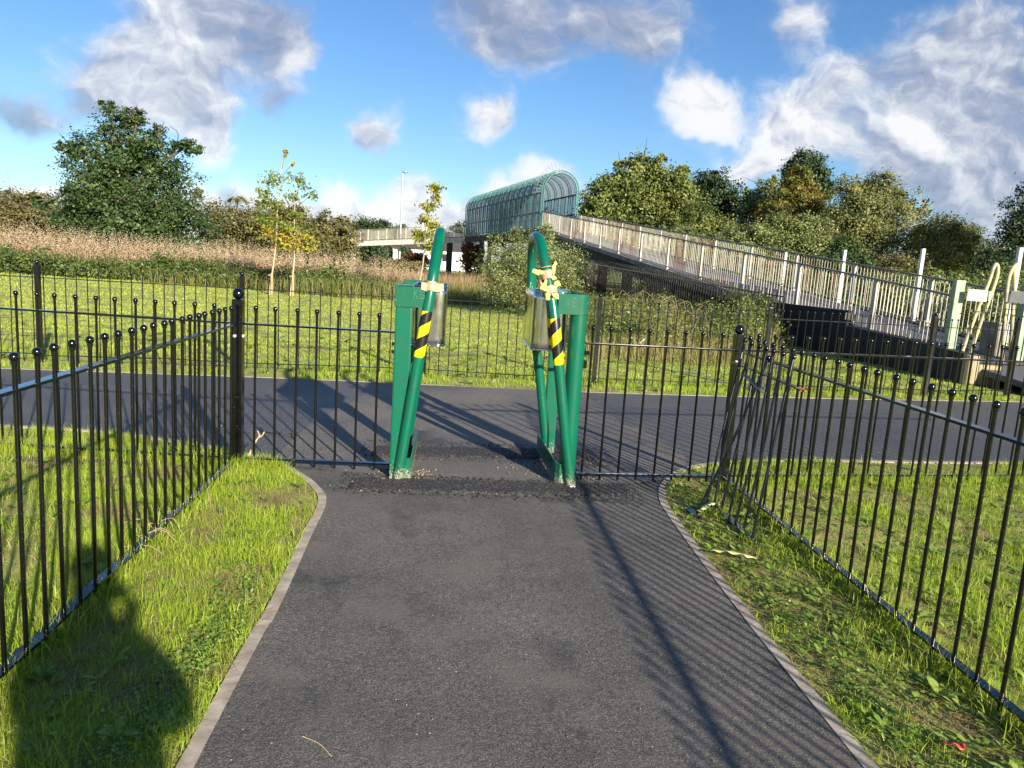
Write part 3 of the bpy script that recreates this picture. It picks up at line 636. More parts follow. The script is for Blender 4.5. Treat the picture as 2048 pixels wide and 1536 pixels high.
# ================================================================ BALL-TOPPED RAILINGS
BARR, TOPZ, RAILZ, LOWZ = .0088, 1.165, 1.05, .07
def bar_mesh(h, r=BARR, zb=.02):
    mb = MB(); mb.tube([(0, 0, zb), (0, 0, h)], r, 10); return mb
bm1 = bar_mesh(TOPZ - .012); BAR = bm1.mesh('bar'); BAR.materials.append(M['black'])
mb = MB(); mb.sphere((0, 0, 0), .0174, 16, 10); mb.tube([(0, 0, -.026), (0, 0, -.012)], .0115, 10); BALL = mb.mesh('ball_finial'); BALL.materials.append(M['black'])
mb = bar_mesh(TOPZ - .012, .0064); mb.sphere((0, 0, TOPZ), .0155, 10, 7); FBAR = mb.mesh('bar'); FBAR.materials.append(M['blackfar'])
def post(name, label, x, y, h, wd, ball, mat, parent=None, group=None, z0=0, bolt=None, rot=0):
    R = Matrix.Rotation(rot, 3, 'Z')
    mb = MB(); mb.box((x, y, z0 + h / 2 - .02), (wd, wd, h + .04), R, .003); mb.box((x, y, z0 + h + .003), (wd * .96, wd * .96, .008), R, .002)
    if parent is None:
        t = thing(name, label, 'post', (x, y, z0), group); mb.build('shaft', mat, t)
        b2 = MB(); b2.sphere((x, y, z0 + h + .006 + ball * .95), ball, 24, 14); b2.build('ball_finial', mat, t)
        if bolt:
            for (bx, by, bz) in bolt:
                q = MB(); q.tube([(x + bx, y + by + .008, bz), (x + bx, y + by - .012, bz)], .011, 12); q.sphere((x + bx, y + by - .012, bz), .011, 12, 8, (1, .5, 1)); q.build('bolt_cap', M['bolt'], t)
        return t
    mb.sphere((x, y, z0 + h + .004 + ball * .9), ball, 16, 10); return mb.build('post', mat, parent)
def railing(name, label, A, B, ts, near=True, group=None, ends=(0, 0), z0=0, rail_z=RAILZ, low_z=LOWZ, posts=(), slack=False):
    A, B = Vector((*A, 0)), Vector((*B, 0)); d = (B - A).normalized(); mat = M['black'] if near else M['blackfar']
    t = thing(name, label, 'railing', (A.x, A.y, z0), group)
    for nm, z, wd, ht in (('top_rail', rail_z, .045, .013), ('bottom_rail', low_z, .045, .012)):
        if not near: wd, ht = .032, .010
        mb = MB(); a_, b_ = A + d * ends[0], B - d * ends[1]
        if slack and nm == 'bottom_rail':     # the old rail undulates a little
            k = max(2, int((b_ - a_).length / .4)); zs = [z + random.uniform(-.012, .012) for _ in range(k + 1)]
            for i in range(k): mb.beam(a_.lerp(b_, i / k) + Vector((0, 0, z0 + zs[i])), a_.lerp(b_, (i + 1) / k) + Vector((0, 0, z0 + zs[i + 1])), wd, ht)
        else: mb.beam(a_ + Vector((0, 0, z0 + z)), b_ + Vector((0, 0, z0 + z)), wd, ht, bev=.0015 if near else 0)
        mb.build(nm, mat, t)
    for s in ts:
        p = A + d * s; p.z = z0
        o = link('bar', BAR if near else FBAR, None, t, p)
        o.rotation_euler = (random.uniform(-.006, .006), random.uniform(-.006, .006), 0)
        if near: link('ball_finial', BALL, None, o, (p.x, p.y, p.z + TOPZ)).location = (0, 0, TOPZ)
    for (x, y) in posts: post('post', None, x, y, 1.20, .055, .031, mat, t)
    return t
LX, RX = -1.51, 2.17
PLx, PLy, PRx, PRy = -1.495, 5.43, 2.17, 5.50
post('railing_post', 'thick black corner post with large ball top at left of the gate', PLx, PLy, 1.215, .072, .040, M['black'], bolt=[(-.012, -.036, .965), (.037, -.01, .965)], group='ball topped corner posts')
post('railing_post', 'thick black corner post with large ball top behind the bent bars', PRx, PRy, 1.165, .060, .037, M['black'], bolt=[(-.012, -.03, .965)], group='ball topped corner posts', rot=.15)
y0 = 2.717 - .1368 * 22
railing('path_railing', 'black ball topped railing running along the left side of the near path', (LX, -.6), (LX, 5.385), [y0 + .6 + .1368 * i for i in range(42) if y0 + .1368 * i < 5.34], group='railings beside the near path', slack=True)
y0 = 2.764 - .1402 * 27
railing('path_railing', 'black ball topped railing running along the right side of the near path', (RX, -1.1), (RX, 5.46), [y0 + 1.1 + .1402 * i for i in range(60) if y0 + .1402 * i < 5.40], group='railings beside the near path', slack=False)
railing('verge_railing', 'black ball topped railing on the left grass between corner post and road', (-1.54, 5.45), (-5.0, 5.72), [.13 + .1395 * i for i in range(24)], group='railings beside the road')
railing('verge_railing', 'black ball topped railing on the right grass behind the bent bars', (2.21, 5.52), (7.2, 6.22), [.14 + .1395 * i for i in range(35)], group='railings beside the road')
railing('infill_panel', 'narrow black railing panel between left corner post and left green barrier', (-1.458, 5.45), (-.385, 5.44), [.075 + .1452 * i for i in range(7)], group='panels joining gate posts')
railing('infill_panel', 'narrow black railing panel between right green barrier and right corner post', (.99, 5.40), (2.14, 5.49), [.045 + .1425 * i for i in range(8)], group='panels joining gate posts')
# kicked-in loose panel
t = thing('bent_railing_panel', 'loose leaning black bars of a kicked in railing panel beside the right path edge', 'railing', (1.9, 4.8, 0))
tops = [(2.13, 5.28, 1.13), (2.12, 5.13, 1.125), (2.12, 4.99, 1.12), (2.11, 4.85, 1.12), (2.10, 4.71, 1.12), (2.10, 4.57, 1.12), (2.10, 4.42, 1.12), (2.14, 4.88, 1.055)]
bots = [(1.88, 5.02, .0), (1.89, 4.90, .0), (1.89, 4.77, 0), (1.91, 4.68, 0), (1.90, 4.53, 0), (1.90, 4.39, 0), (1.89, 4.23, 0), (1.70, 4.72, .0)]
for a_, b_ in zip(tops, bots):
    a_, b_ = Vector(a_), Vector(b_); mid = (a_ + b_) / 2 + Vector((random.uniform(-.02, .02), random.uniform(-.02, .02), 0))
    mb = MB(); mb.tube(curve_pts([b_, mid, a_], 5), BARR, 10); o = mb.build('bar', M['black'], t)
    mb = MB(); mb.sphere(a_ + (a_ - b_).normalized() * .018, .0185, 16, 10); mb.build('ball_finial', M['black'], o)
mb = MB(); mb.beam((2.135, 5.46, .965), (2.125, 4.36, .955), .040, .010); rl = mb.build('top_rail', M['black'], t)
mb = MB(); mb.beam((2.125, 4.36, .955), (2.123, 4.28, .95), .038, .009); o = mb.build('rusty_rail_end', simple('rust', (.3, .1, .04), (.45, .2, .1), .8, scale=40), rl); o['label'] = 'rusty broken end of the rail'
mb = MB(); mb.beam((2.05, 5.02, .93), (2.07, 4.70, .86), .030, .006); mb.build('bent_strap', M['galv'], t)
mb = MB(); mb.beam((1.865, 5.02, .03), (1.885, 4.50, .03), .04, .010); mb.beam((1.885, 4.50, .03), (1.90, 4.18, .02), .04, .010); mb.build('bottom_rail', M['black'], t)
mb = MB(); mb.beam((1.672, 4.79, .022), (1.70, 4.60, .02), .05, .010); mb.build('torn_bracket', M['black'], t)
mb = MB(); mb.tube([(1.86, 4.68, .025), (2.25, 4.61, .03)], .008, 8); mb.build('fallen_bar', M['black'], t)

# far railing: separate bays between square posts
FP = [(-9.85, 9.35), (-7.45, 9.50), (-5.05, 9.66), (-2.68, 9.90), (-.33, 10.03), (2.0, 10.10), (4.46, 10.25), (7.15, 10.62), (8.75, 10.98)]
where = ['far left edge of the lawn, partly out of frame', 'furthest left full bay before the pink weeds', 'in front of the large oak', 'in front of the yellowing saplings', 'seen through the gate opening', 'in front of the brown bramble mound', 'in front of the black ramp wall', 'in front of the pale end of the ramp wall']
for i in range(len(FP) - 1):
    A, B = Vector(FP[i]), Vector(FP[i + 1]); L = (B - A).length; n_ = round(L / .128)
    railing('far_railing_bay', 'railing bay across the road, ' + where[i], FP[i], FP[i + 1], [L * (k + .5) / n_ for k in range(n_)], near=False, group='bays of the railing across the road', ends=(.03, .03), rail_z=1.05, low_z=.10, slack=True)
pw = ['at the left end of the lawn, out of frame', 'second from its left end', 'in front of the pink willowherb at left', 'behind the thick left corner post', 'hidden behind the left steel drum', 'just right of the right green barrier', 'at the left end of the black wall', 'in front of the black wall', 'beside the pale wall end']
for i, p in enumerate(FP):
    post('far_railing_post', 'slim far railing post ' + pw[i], p[0], p[1], 1.20, .055, .030, M['blackfar'], group='posts of the railing across the road')

# ================================================================ MOTORCYCLE BARRIERS (green)
def arc_tube(ctrl, r, name, mat, parent, seg=24): 
    mb = MB(); mb.tube(curve_pts(ctrl, 10), r, seg); return mb.build(name, mat, parent)
def rounded_rect(x0, x1, y0, y1, r, seg=6):
    pts = []
    for cx, cy, a0 in ((x1 - r, y0 + r, -90), (x1 - r, y1 - r, 0), (x0 + r, y1 - r, 90), (x0 + r, y0 + r, 180)):
        for i in range(seg + 1):
            a = math.radians(a0 + 90 * i / seg); pts.append((cx + r * math.cos(a), cy + r * math.sin(a)))
    return pts
def drum(parent, x0, x1, y0, y1, z0, z1, r, cham, side):
    """open topped stainless sleeve of folded sheet, with a rolled rim and a crumpled lid"""
    P = rounded_rect(x0, x1, y0, y1, r, 5); n = len(P); mb = MB(); th = .004
    cxm, cym = (x0 + x1) / 2, (y0 + y1) / 2
    def inset(p, k): return (p[0] + (cxm - p[0]) * k / max(.05, abs(cxm - p[0])) * (abs(cxm - p[0]) > .01), p[1] + (cym - p[1]) * k / max(.05, abs(cym - p[1])) * (abs(cym - p[1]) > .01))
    Q = [inset(p, .006) for p in P]; vs = []; H = 8
    for j in range(H + 1):
        z = z0 + (z1 - z0) * j / H
        for p in P:
            dn = noise.noise((p[0] * 7, p[1] * 7, z * 6)) * .0035; vs.append((p[0] + dn, p[1] + dn, z))
    for p in Q: vs.append((p[0], p[1], z1))
    for p in Q: vs.append((p[0], p[1], z0))
    fs = []
    for j in range(H):
        for i in range(n): fs.append((j * n + i, j * n + (i + 1) % n, (j + 1) * n + (i + 1) % n, (j + 1) * n + i))
    a, b_, c = H * n, (H + 1) * n, (H + 2) * n
    for i in range(n):
        k = (i + 1) % n; fs += [(a + i, a + k, b_ + k, b_ + i), (b_ + i, b_ + k, c + k, c + i), (c + i, c + k, k, i)]
    mb.add(vs, fs, True); d = mb.build('steel_drum', M['steel'], parent)
    for nm, z in (('rim', z1), ('rim', z0)):
        q = MB(); pts = [(p[0], p[1], z) for p in P]; q.tube(pts + [pts[0]], .0045, 8, False); q.build(nm, M['steel'], d)
    # crumpled inner sheet just under the rim
    q = MB(); nx, ny = 16, 26; vs = []
    for j in range(ny + 1):
        for i in range(nx + 1):
            x = x0 + .02 + (x1 - x0 - .04) * i / nx; y = y0 + .02 + (y1 - y0 - .04) * j / ny
            vs.append((x, y, z1 - .022 + noise.noise((x * 28, y * 28, side)) * .022))
    q.add(vs, [(j * (nx + 1) + i, j * (nx + 1) + i + 1, (j + 1) * (nx + 1) + i + 1, (j + 1) * (nx + 1) + i) for j in range(ny) for i in range(nx)])
    q.build('crumpled_liner', M['steel'], d); return d
GLYPH = {'K': ["10001", "10010", "10100", "11000", "10100", "10010", "10001"], 'B': ["11110", "10001", "10001", "11110", "10001", "10001", "11110"]}
def punched(parent, x, y, z, word, s=.0098):
    mb = MB()
    for ch in word:
        for r_, row in enumerate(GLYPH[ch]):
            for c_, v in enumerate(row):
                if v == '1': mb.sphere((x + c_ * s * .62, y + .001, z - r_ * s), .0018, 6, 4, (1, .35, 1))
        x += s * 4.4
    mb.build('punched_letters', M['chip'], parent)
def at_hoop(ctrl, f):
    P = curve_pts(ctrl, 10); i = f * (len(P) - 1); k = min(int(i), len(P) - 2); return Vector(P[k]).lerp(Vector(P[k + 1]), i - k), (Vector(P[k + 1]) - Vector(P[k])).normalized()
def find_f(ctrl, z):
    P = curve_pts(ctrl, 10)
    for i in range(len(P) - 1):
        if P[i].z <= z <= P[i + 1].z: return (i + (z - P[i].z) / (P[i + 1].z - P[i].z)) / (len(P) - 1)
    return .3
def hoop_part(ctrl, z0, z1): return [at_hoop(ctrl, find_f(ctrl, z0 + (z1 - z0) * i / 9))[0] for i in range(10)]
def hazard(parent, pts, r, k, off):
    P = curve_pts(pts, 5); seg = 28; mb = MB(); mb.tube(P, r, seg, False); me_loc = WLOC[parent]; me = mb.mesh('hazard_tape', me_loc)
    L = (Vector(P[0]) - Vector(P[-1])).length; uv = me.uv_layers.new(name='UVMap'); n_ = len(P)
    for poly in me.polygons:
        i, kk = divmod(poly.index, seg)
        for li in poly.loop_indices:
            vi = me.loops[li].vertex_index; a_, b_ = divmod(vi, seg)
            if kk == seg - 1 and b_ == 0: b_ = seg
            uv.data[li].uv = (b_ / seg * 1.0 * (1 if k > 0 else -1), a_ / (n_ - 1) * abs(k) + off)
    return link('hazard_tape', me, M['hazard'], parent, me_loc)

# --- left barrier
BL = thing('motorcycle_barrier', 'green steel motorcycle barrier on the left of the gap, one wrap of brown tape', 'barrier', (-.3, 5.6, 0), 'green barriers of the gate')
mb = MB(); mb.box((-.328, 5.285, .69), (.118, .070, 1.40), None, .012); mb.build('front_post', M['green'], BL)
mb = MB(); mb.box((-.340, 6.185, .69), (.110, .060, 1.40), None, .012); mb.build('back_post', M['green'], BL)
mb = MB(); mb.box((-.292, 5.2455, 1.318), (.205, .009, .142), None, .002); mb.box((-.3925, 5.73, 1.316), (.008, .96, .138), None, .002); mb.box((-.300, 6.150, 1.345), (.19, .010, .13), None, .002)
mb.box((-.33, 5.29, 1.396), (.128, .085, .008), None, .002)
bd = mb.build('top_band', M['greencap'], BL); punched(bd, -.262, 5.240, 1.372, 'KB')
hoopL = [(-.325, 5.245, .0), (-.233, 5.235, .733), (-.151, 5.27, 1.37), (-.130, 5.38, 1.58), (-.115, 5.55, 1.735), (-.108, 5.72, 1.785), (-.115, 5.90, 1.735), (-.135, 6.06, 1.58), (-.165, 6.12, 1.37), (-.24, 6.13, .733), (-.32, 6.12, .0)]
ht = arc_tube(hoopL, .038, 'hoop', M['green'], BL)
hazard(ht, hoop_part(hoopL, .905, 1.225), .0393, -1.95, .60)
drum(BL, -.280, -.035, 5.36, 6.08, .975, 1.395, .055, 0, 1)
mb = MB(); mb.prism([(-.300, 5.262), (-.245, 5.262), (-.232, 5.290), (-.232, 6.16), (-.241, 6.16), (-.241, 5.295), (-.250, 5.271), (-.300, 5.271)], .012, .165); mb.build('kick_plate', M['green'], BL)
for z_ in (.985, .93):
    mb = MB(); mb.tube([(-.386, 5.27, z_), (-.402, 5.27, z_)], .011, 10); mb.build('bolt', M['black'], BL)
# --- right barrier
BR = thing('motorcycle_barrier', 'green steel motorcycle barrier on the right of the gap, yellow foam on its hoop', 'barrier', (.9, 5.6, 0), 'green barriers of the gate')
mb = MB(); mb.tube([(.905, 5.315, -.02), (.905, 5.315, 1.385)], .062, 32); mb.build('front_post', M['green'], BR)
mb = MB(); mb.box((.880, 6.195, .69), (.105, .060, 1.40), None, .012); mb.build('back_post', M['green'], BR)
mb = MB()
outer = [(.745, 5.246)] + [(.905 + .0665 * math.sin(a), 5.3145 - .0685 * math.cos(a)) for a in [i * math.pi / 20 for i in range(0, 11)]] + [(.9715, 6.15)]
inner = [(p[0] - .007 if p[0] > .93 else p[0], p[1] + .007) for p in outer][::-1]
mb.prism(outer + inner, 1.262, 1.405); mb.box((.86, 6.158, 1.345), (.20, .010, .13), None, .002)
bd = mb.build('top_band', M['greencap'], BR); punched(bd, .800, 5.242, 1.378, 'KB')
mb = MB(); mb.tube([(.905, 5.315, 1.392), (.905, 5.315, 1.400)], .060, 32); mb.build('post_cap', M['greencap'], BR)
hoopR = [(.935, 5.25, .0), (.839, 5.235, .532), (.764, 5.235, .982), (.712, 5.27, 1.30), (.650, 5.36, 1.585), (.620, 5.50, 1.745), (.602, 5.68, 1.800), (.602, 5.88, 1.765), (.618, 6.04, 1.62), (.655, 6.11, 1.25), (.752, 6.12, .708), (.811, 6.12, .348), (.870, 6.12, .0)]
ht = arc_tube(hoopR, .038, 'hoop', M['green'], BR)
hazard(ht, hoop_part(hoopR, .905, 1.225), .0393, -1.95, .60)
drum(BR, .585, .845, 5.36, 6.08, .985, 1.405, .060, 0, 2)
mb = MB(); mb.prism([(.905, 5.262), (.905, 5.271), (.850, 5.273), (.826, 5.31), (.795, 6.22), (.786, 6.22), (.817, 5.30), (.845, 5.262)], .025, .170); mb.build('kick_plate', M['green'], BR)
mb = MB(); mb.box((.938, 5.205, .010), (.045, .030, .03), None, .003); mb.build('white_packer', M['housewhite'], BR)
mb = MB(); mb.box((.99, 5.36, .985), (.05, .02, .03)); mb.build('bracket', M['black'], BR); mb = MB(); mb.box((.985, 5.36, .90), (.03, .02, .06)); mb.build('bracket', M['black'], BR)

# foam and tape wrapped round the hoops
def wrap(name, label, cat, ctrl, z0, z1, r, mat, loose=None):
    P = [at_hoop(ctrl, find_f(ctrl, z0 + (z1 - z0) * i / 7))[0] for i in range(8)]
    mb = MB(); seg = 22; mb.tube(P, [r + random.uniform(-.0015, .003) for _ in P], seg, False)
    mb.v = [tuple(Vector(v) + Vector((noise.noise((v[0] * 60, v[1] * 60, v[2] * 60)),) * 3) * .004) for v in mb.v]
    if loose: 
        c = P[3]
        for (dx, dy, dz, a) in loose:
            q = [c + Vector(v) for v in ((dx * .4, dy, -.028), (dx * .4, dy, .030), (dx, dy + a, .036 + dz), (dx * 1.05, dy + a, -.014 + dz))]
            mb.add(q + [p + Vector((0, .003, 0)) for p in q], [(0, 1, 2, 3), (7, 6, 5, 4), (0, 3, 7, 4), (3, 2, 6, 7), (2, 1, 5, 6), (1, 0, 4, 5)])
    return tag(mb.build(name, mat), label, cat)
def foam(label, pts, rad):
    mb = MB(); mb.tube(curve_pts(pts, 6), [rad[min(i // 6, len(rad) - 1)] * random.uniform(.85, 1.15) for i in range(len(curve_pts(pts, 6)))], 14)
    mb.v = [tuple(Vector(v) + Vector((noise.noise((v[0] * 35, v[1] * 35, v[2] * 35)), noise.noise((v[0] * 35 + 5, v[1] * 35, v[2] * 35)), 0)) * .016) for v in mb.v]
    return tag(mb.build('foam_scrap', M['foam']), label, 'foam', 'yellow foam scraps on the right hoop')
wrap('tape_wrap', 'brown tape with a loose flap round the left green hoop above the drum', 'tape', hoopL, 1.365, 1.425, .0425, M['brown_tape'], loose=[(-.065, -.035, .0, -.006), (.085, -.020, -.004, .006)])
wrap('tape_wrap', 'upper brown tape band round the right green hoop between foam scraps', 'tape', hoopR, 1.490, 1.545, .0480, M['brown_tape'])
wrap('tape_wrap', 'lower brown tape band round the right green hoop above the drum', 'tape', hoopR, 1.395, 1.442, .0485, M['brown_tape'], loose=[(-.075, -.02, .03, .0)])
h = lambda z: at_hoop(hoopR, find_f(hoopR, z))[0]
foam('yellow foam scrap sticking up highest beside the right hoop', [h(1.53) + Vector((.035, -.035, 0)), h(1.57) + Vector((.052, -.035, .01)), h(1.60) + Vector((.060, -.03, .022))], [.013, .011, .007])
foam('fat yellow foam lump poking left from the right hoop', [h(1.55) + Vector((-.02, -.03, -.01)), h(1.55) + Vector((-.06, -.035, -.012)), h(1.55) + Vector((-.100, -.03, -.004))], [.016, .021, .011])
foam('small yellow foam knob just right of the upper tape band', [h(1.50) + Vector((.02, -.035, 0)), h(1.51) + Vector((.05, -.04, .012))], [.014, .010])
foam('yellow foam strip curling down left between the two tape bands', [h(1.49) + Vector((-.020, -.035, 0)), h(1.455) + Vector((-.040, -.04, 0)), h(1.44) + Vector((-.062, -.035, -.004)), h(1.425) + Vector((-.035, -.04, -.005)), h(1.41) + Vector((-.02, -.04, 0))], [.012, .018, .018, .015, .012])
foam('yellow foam strip flaring right between the two tape bands', [h(1.43) + Vector((.022, -.04, 0)), h(1.455) + Vector((.038, -.042, .004)), h(1.475) + Vector((.070, -.038, .006))], [.014, .020, .012])
foam('yellow foam tail hanging below the lower tape band, left', [h(1.40) + Vector((-.025, -.040, 0)), h(1.375) + Vector((-.03, -.04, 0)), h(1.36) + Vector((-.028, -.04, -.006))], [.018, .016, .010])
foam('yellow foam tail hanging below the lower tape band, right', [h(1.40) + Vector((.020, -.040, 0)), h(1.38) + Vector((.028, -.04, 0)), h(1.368) + Vector((.034, -.04, -.004))], [.017, .015, .010])
mb = MB(); c = h(1.578); mb.tube([c + Vector((.043 * math.cos(a), .043 * math.sin(a), .012 * math.cos(a + .6))) for a in [i * .314 for i in range(21)]], .0035, 6, False)
tag(mb.build('string_loop', M['brown_tape']), 'thin string tied round the right hoop above the foam', 'string')

# ================================================================ SMALL THINGS ON THE GROUND
mb = MB(); mb.tube(curve_pts([(-1.44, 5.44, .03), (-1.425, 5.50, .09), (-1.40, 5.53, .16), (-1.365, 5.55, .22)], 5), [.010] * 6 + [.008] * 6 + [.006] * 4, 7)
mb.tube([(-1.375, 5.545, .20), (-1.35, 5.55, .215), (-1.335, 5.552, .245)], .005, 6); mb.tube([(-1.37, 5.55, .21), (-1.385, 5.552, .25)], .0045, 6)
tag(mb.build('twig', M['twig']), 'pale broken twig leaning at the foot of the left corner post', 'twig')
mb = MB()
for k in range(6):
    a = random.uniform(2.4, 4.2); x, y = -1.47 + random.uniform(-.1, .15), 3.85 + random.uniform(-.15, .25)
    mb.tube(curve_pts([(x, y, .03), (x + math.cos(a) * .08, y + math.sin(a) * .08, .07 + random.uniform(0, .04)), (x + math.cos(a) * .2, y + math.sin(a) * .12, .06)], 4), .0016, 5)
tag(mb.build('dry_twigs', M['twig']), 'pale dry stems caught in the foot of the left railing', 'twigs')
mb = MB(); mb.tube(curve_pts([(-1.64, 6.66, .012), (-1.56, 6.50, .014), (-1.42, 6.46, .014), (-1.28, 6.52, .02)], 6), .005, 6)
mb.tube([(-1.33, 6.50, .016), (-1.30, 6.36, .014), (-1.24, 6.25, .013)], .0035, 6)
tag(mb.build('cable', M['cable']), 'thin black cable lying on the road behind the left infill panel', 'cable')
def ribbon(name, label, pts, wd, mat, cat):
    P = curve_pts(pts, 8); mb = MB(); vs = []; n_ = len(P)
    for i, p in enumerate(P):
        t_ = (P[min(i + 1, n_ - 1)] - P[max(i - 1, 0)]).normalized(); nn = Vector((-t_.y, t_.x, 0)) * wd / 2; z = Vector((0, 0, .006 * math.sin(i * .9)))
        vs += [p - nn + z, p + nn - z * .5, p + nn - z * .5 + Vector((0, 0, .003)), p - nn + z + Vector((0, 0, .003))]
    fs = [(4 * i + k, 4 * i + (k + 1) % 4, 4 * i + 4 + (k + 1) % 4, 4 * i + 4 + k) for i in range(n_ - 1) for k in range(4)] + [(3, 2, 1, 0), tuple(4 * (n_ - 1) + k for k in range(4))]
    mb.add(vs, fs, True); return tag(mb.build(name, mat), label, cat)
ribbon('foam_strip', 'straight pale yellow foam strip lying on the grass right of the path', [(1.545, 3.985, .045), (1.62, 3.955, .055), (1.70, 3.915, .055), (1.775, 3.885, .045)], .038, M['foam_old'], 'foam strip')
ribbon('foam_strip', 'short curled yellow foam strip under the bent railing bars', [(1.71, 4.69, .04), (1.79, 4.76, .06), (1.86, 4.83, .055), (1.90, 4.84, .04)], .040, M['foam_old'], 'foam strip')
ribbon('wrapper', 'crumpled red wrapper in the bottom right grass', [(1.775, 2.25, .045), (1.80, 2.225, .06), (1.83, 2.215, .045), (1.835, 2.235, .05)], .02, M['red'], 'litter')
ribbon('wrapper', 'pale scrap caught on the second far railing bay behind the right barrier', [(2.62, 10.16, .60), (2.66, 10.13, .66), (2.69, 10.12, .73)], .10, M['litter'], 'litter')
mb = MB(); V, T, t_ = leaf_quads(np.array([(-.80, 3.17, .038), (1.09, 3.95, .012), (-.32, 2.55, .012)]), [.022, .012, .014], np.array([[.1, .2, 1.]] * 3), [.9, .9, .6])
for i, lb in enumerate(['yellow fallen leaf on the left concrete edging']):
    tag(link('fallen_leaf', np_mesh('fallen_leaf', V[:4], T[:1], [.75], M['yellowleaf']), None), lb, 'leaf')
mb = MB(); mb.tube(curve_pts([(-.42, 2.30, .012), (-.36, 2.26, .014), (-.31, 2.20, .012)], 5), .0018, 5); tag(mb.build('straw', M['twig']), 'single dry grass stalk on the near asphalt', 'straw')

# ================================================================ RAMP, COVERED BRIDGE
P0, RV = Vector((8.891, 15.417, .588)), Vector((-.272, 3.025, .284))
RW = 2.45; RN = Vector((3.025, .272, 0)).normalized()
def rp(n_, side=0, z=0.0): return P0 + RV * n_ + RN * RW * side + Vector((0, 0, z))
NTOP = 11.7
rb = thing('footbridge_ramp', 'long concrete ramp with cream barred parapets climbing to the covered bridge', 'ramp', tuple(rp(0)))
def slab(name, n0, n1, s0, s1, zt, zb, mat, parent, k=1):
    mb = MB()
    for i in range(k):
        a, b_ = n0 + (n1 - n0) * i / k, n0 + (n1 - n0) * (i + 1) / k
        q = [rp(a, s0, zb), rp(a, s1, zb), rp(b_, s1, zb), rp(b_, s0, zb), rp(a, s0, zt), rp(a, s1, zt), rp(b_, s1, zt), rp(b_, s0, zt)]
        mb.add(q, [(0, 3, 2, 1), (4, 5, 6, 7), (0, 1, 5, 4), (2, 3, 7, 6), (1, 2, 6, 5), (3, 0, 4, 7)])
    return mb.build(name, mat, parent)
slab('deck', -2.0, NTOP + .1, 0.02, .98, 0, -.10, M['deck'], rb)
slab('edge_slab', 1.25, NTOP + .1, -.055, .02, -.02, -.20, M['concrete'], rb, 12)
slab('edge_slab', 1.25, NTOP + .1, .98, 1.055, -.02, -.20, M['concrete'], rb, 12)
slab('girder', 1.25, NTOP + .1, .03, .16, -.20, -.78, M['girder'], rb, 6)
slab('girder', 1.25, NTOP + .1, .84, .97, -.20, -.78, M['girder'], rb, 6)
for k in (2.6, 4.9, 7.4, 9.8):
    for s in (.16, .70):
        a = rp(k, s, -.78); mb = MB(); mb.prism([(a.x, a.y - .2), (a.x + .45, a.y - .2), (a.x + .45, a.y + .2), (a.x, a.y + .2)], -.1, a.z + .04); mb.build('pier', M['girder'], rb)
    mb = MB(); a, b_ = rp(k, .02, -1.0), rp(k, .98, -1.0)
# retaining walls at the foot
def wallseg(mb, n0, n1, z0a, z0b, off0=-.13, off1=-.005):
    q = []
    for n_, z in ((n0, z0a), (n1, z0b)):
        a, b_ = rp(n_, 0) + RN * off0, rp(n_, 0) + RN * off1; q += [(a.x, a.y, -.1), (b_.x, b_.y, -.1), (b_.x, b_.y, z), (a.x, a.y, z)]
    mb.add(q, [(0, 1, 2, 3), (7, 6, 5, 4), (0, 4, 5, 1), (3, 2, 6, 7), (0, 3, 7, 4), (1, 5, 6, 2)])
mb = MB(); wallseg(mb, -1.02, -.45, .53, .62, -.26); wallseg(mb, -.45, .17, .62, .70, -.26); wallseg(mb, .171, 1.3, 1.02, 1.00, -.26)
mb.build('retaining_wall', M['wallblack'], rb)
mb = MB(); e = rp(-1.02) + RN * -.135; pts = []
for i in range(9):
    a = math.pi * i / 8; pts.append((e.x - .13 * math.cos(a), e.y - .16 * math.sin(a) - .005))
mb.prism(pts[::-1][::-1] + [], -.1, .51); mb.box((e.x + .34, e.y - .02, .15), (.40, .16, .42), Matrix.Rotation(-.1, 3, 'Z'), .04)
o = mb.build('wall_end', M['wallend'], rb); o['label'] = 'rounded end of the retaining wall, sunlight coloured in as yellow'
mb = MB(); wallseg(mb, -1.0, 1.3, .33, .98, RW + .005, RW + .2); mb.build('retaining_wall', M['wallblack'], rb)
mb = MB()
for i in range(8):
    a = rp(.16, 0, .30) + RN * -.268; mb.box((a.x - .004, a.y - .45 + i * .055, .90), (.01, .030, .15))
mb.build('drain_grille', M['concrete'], rb)
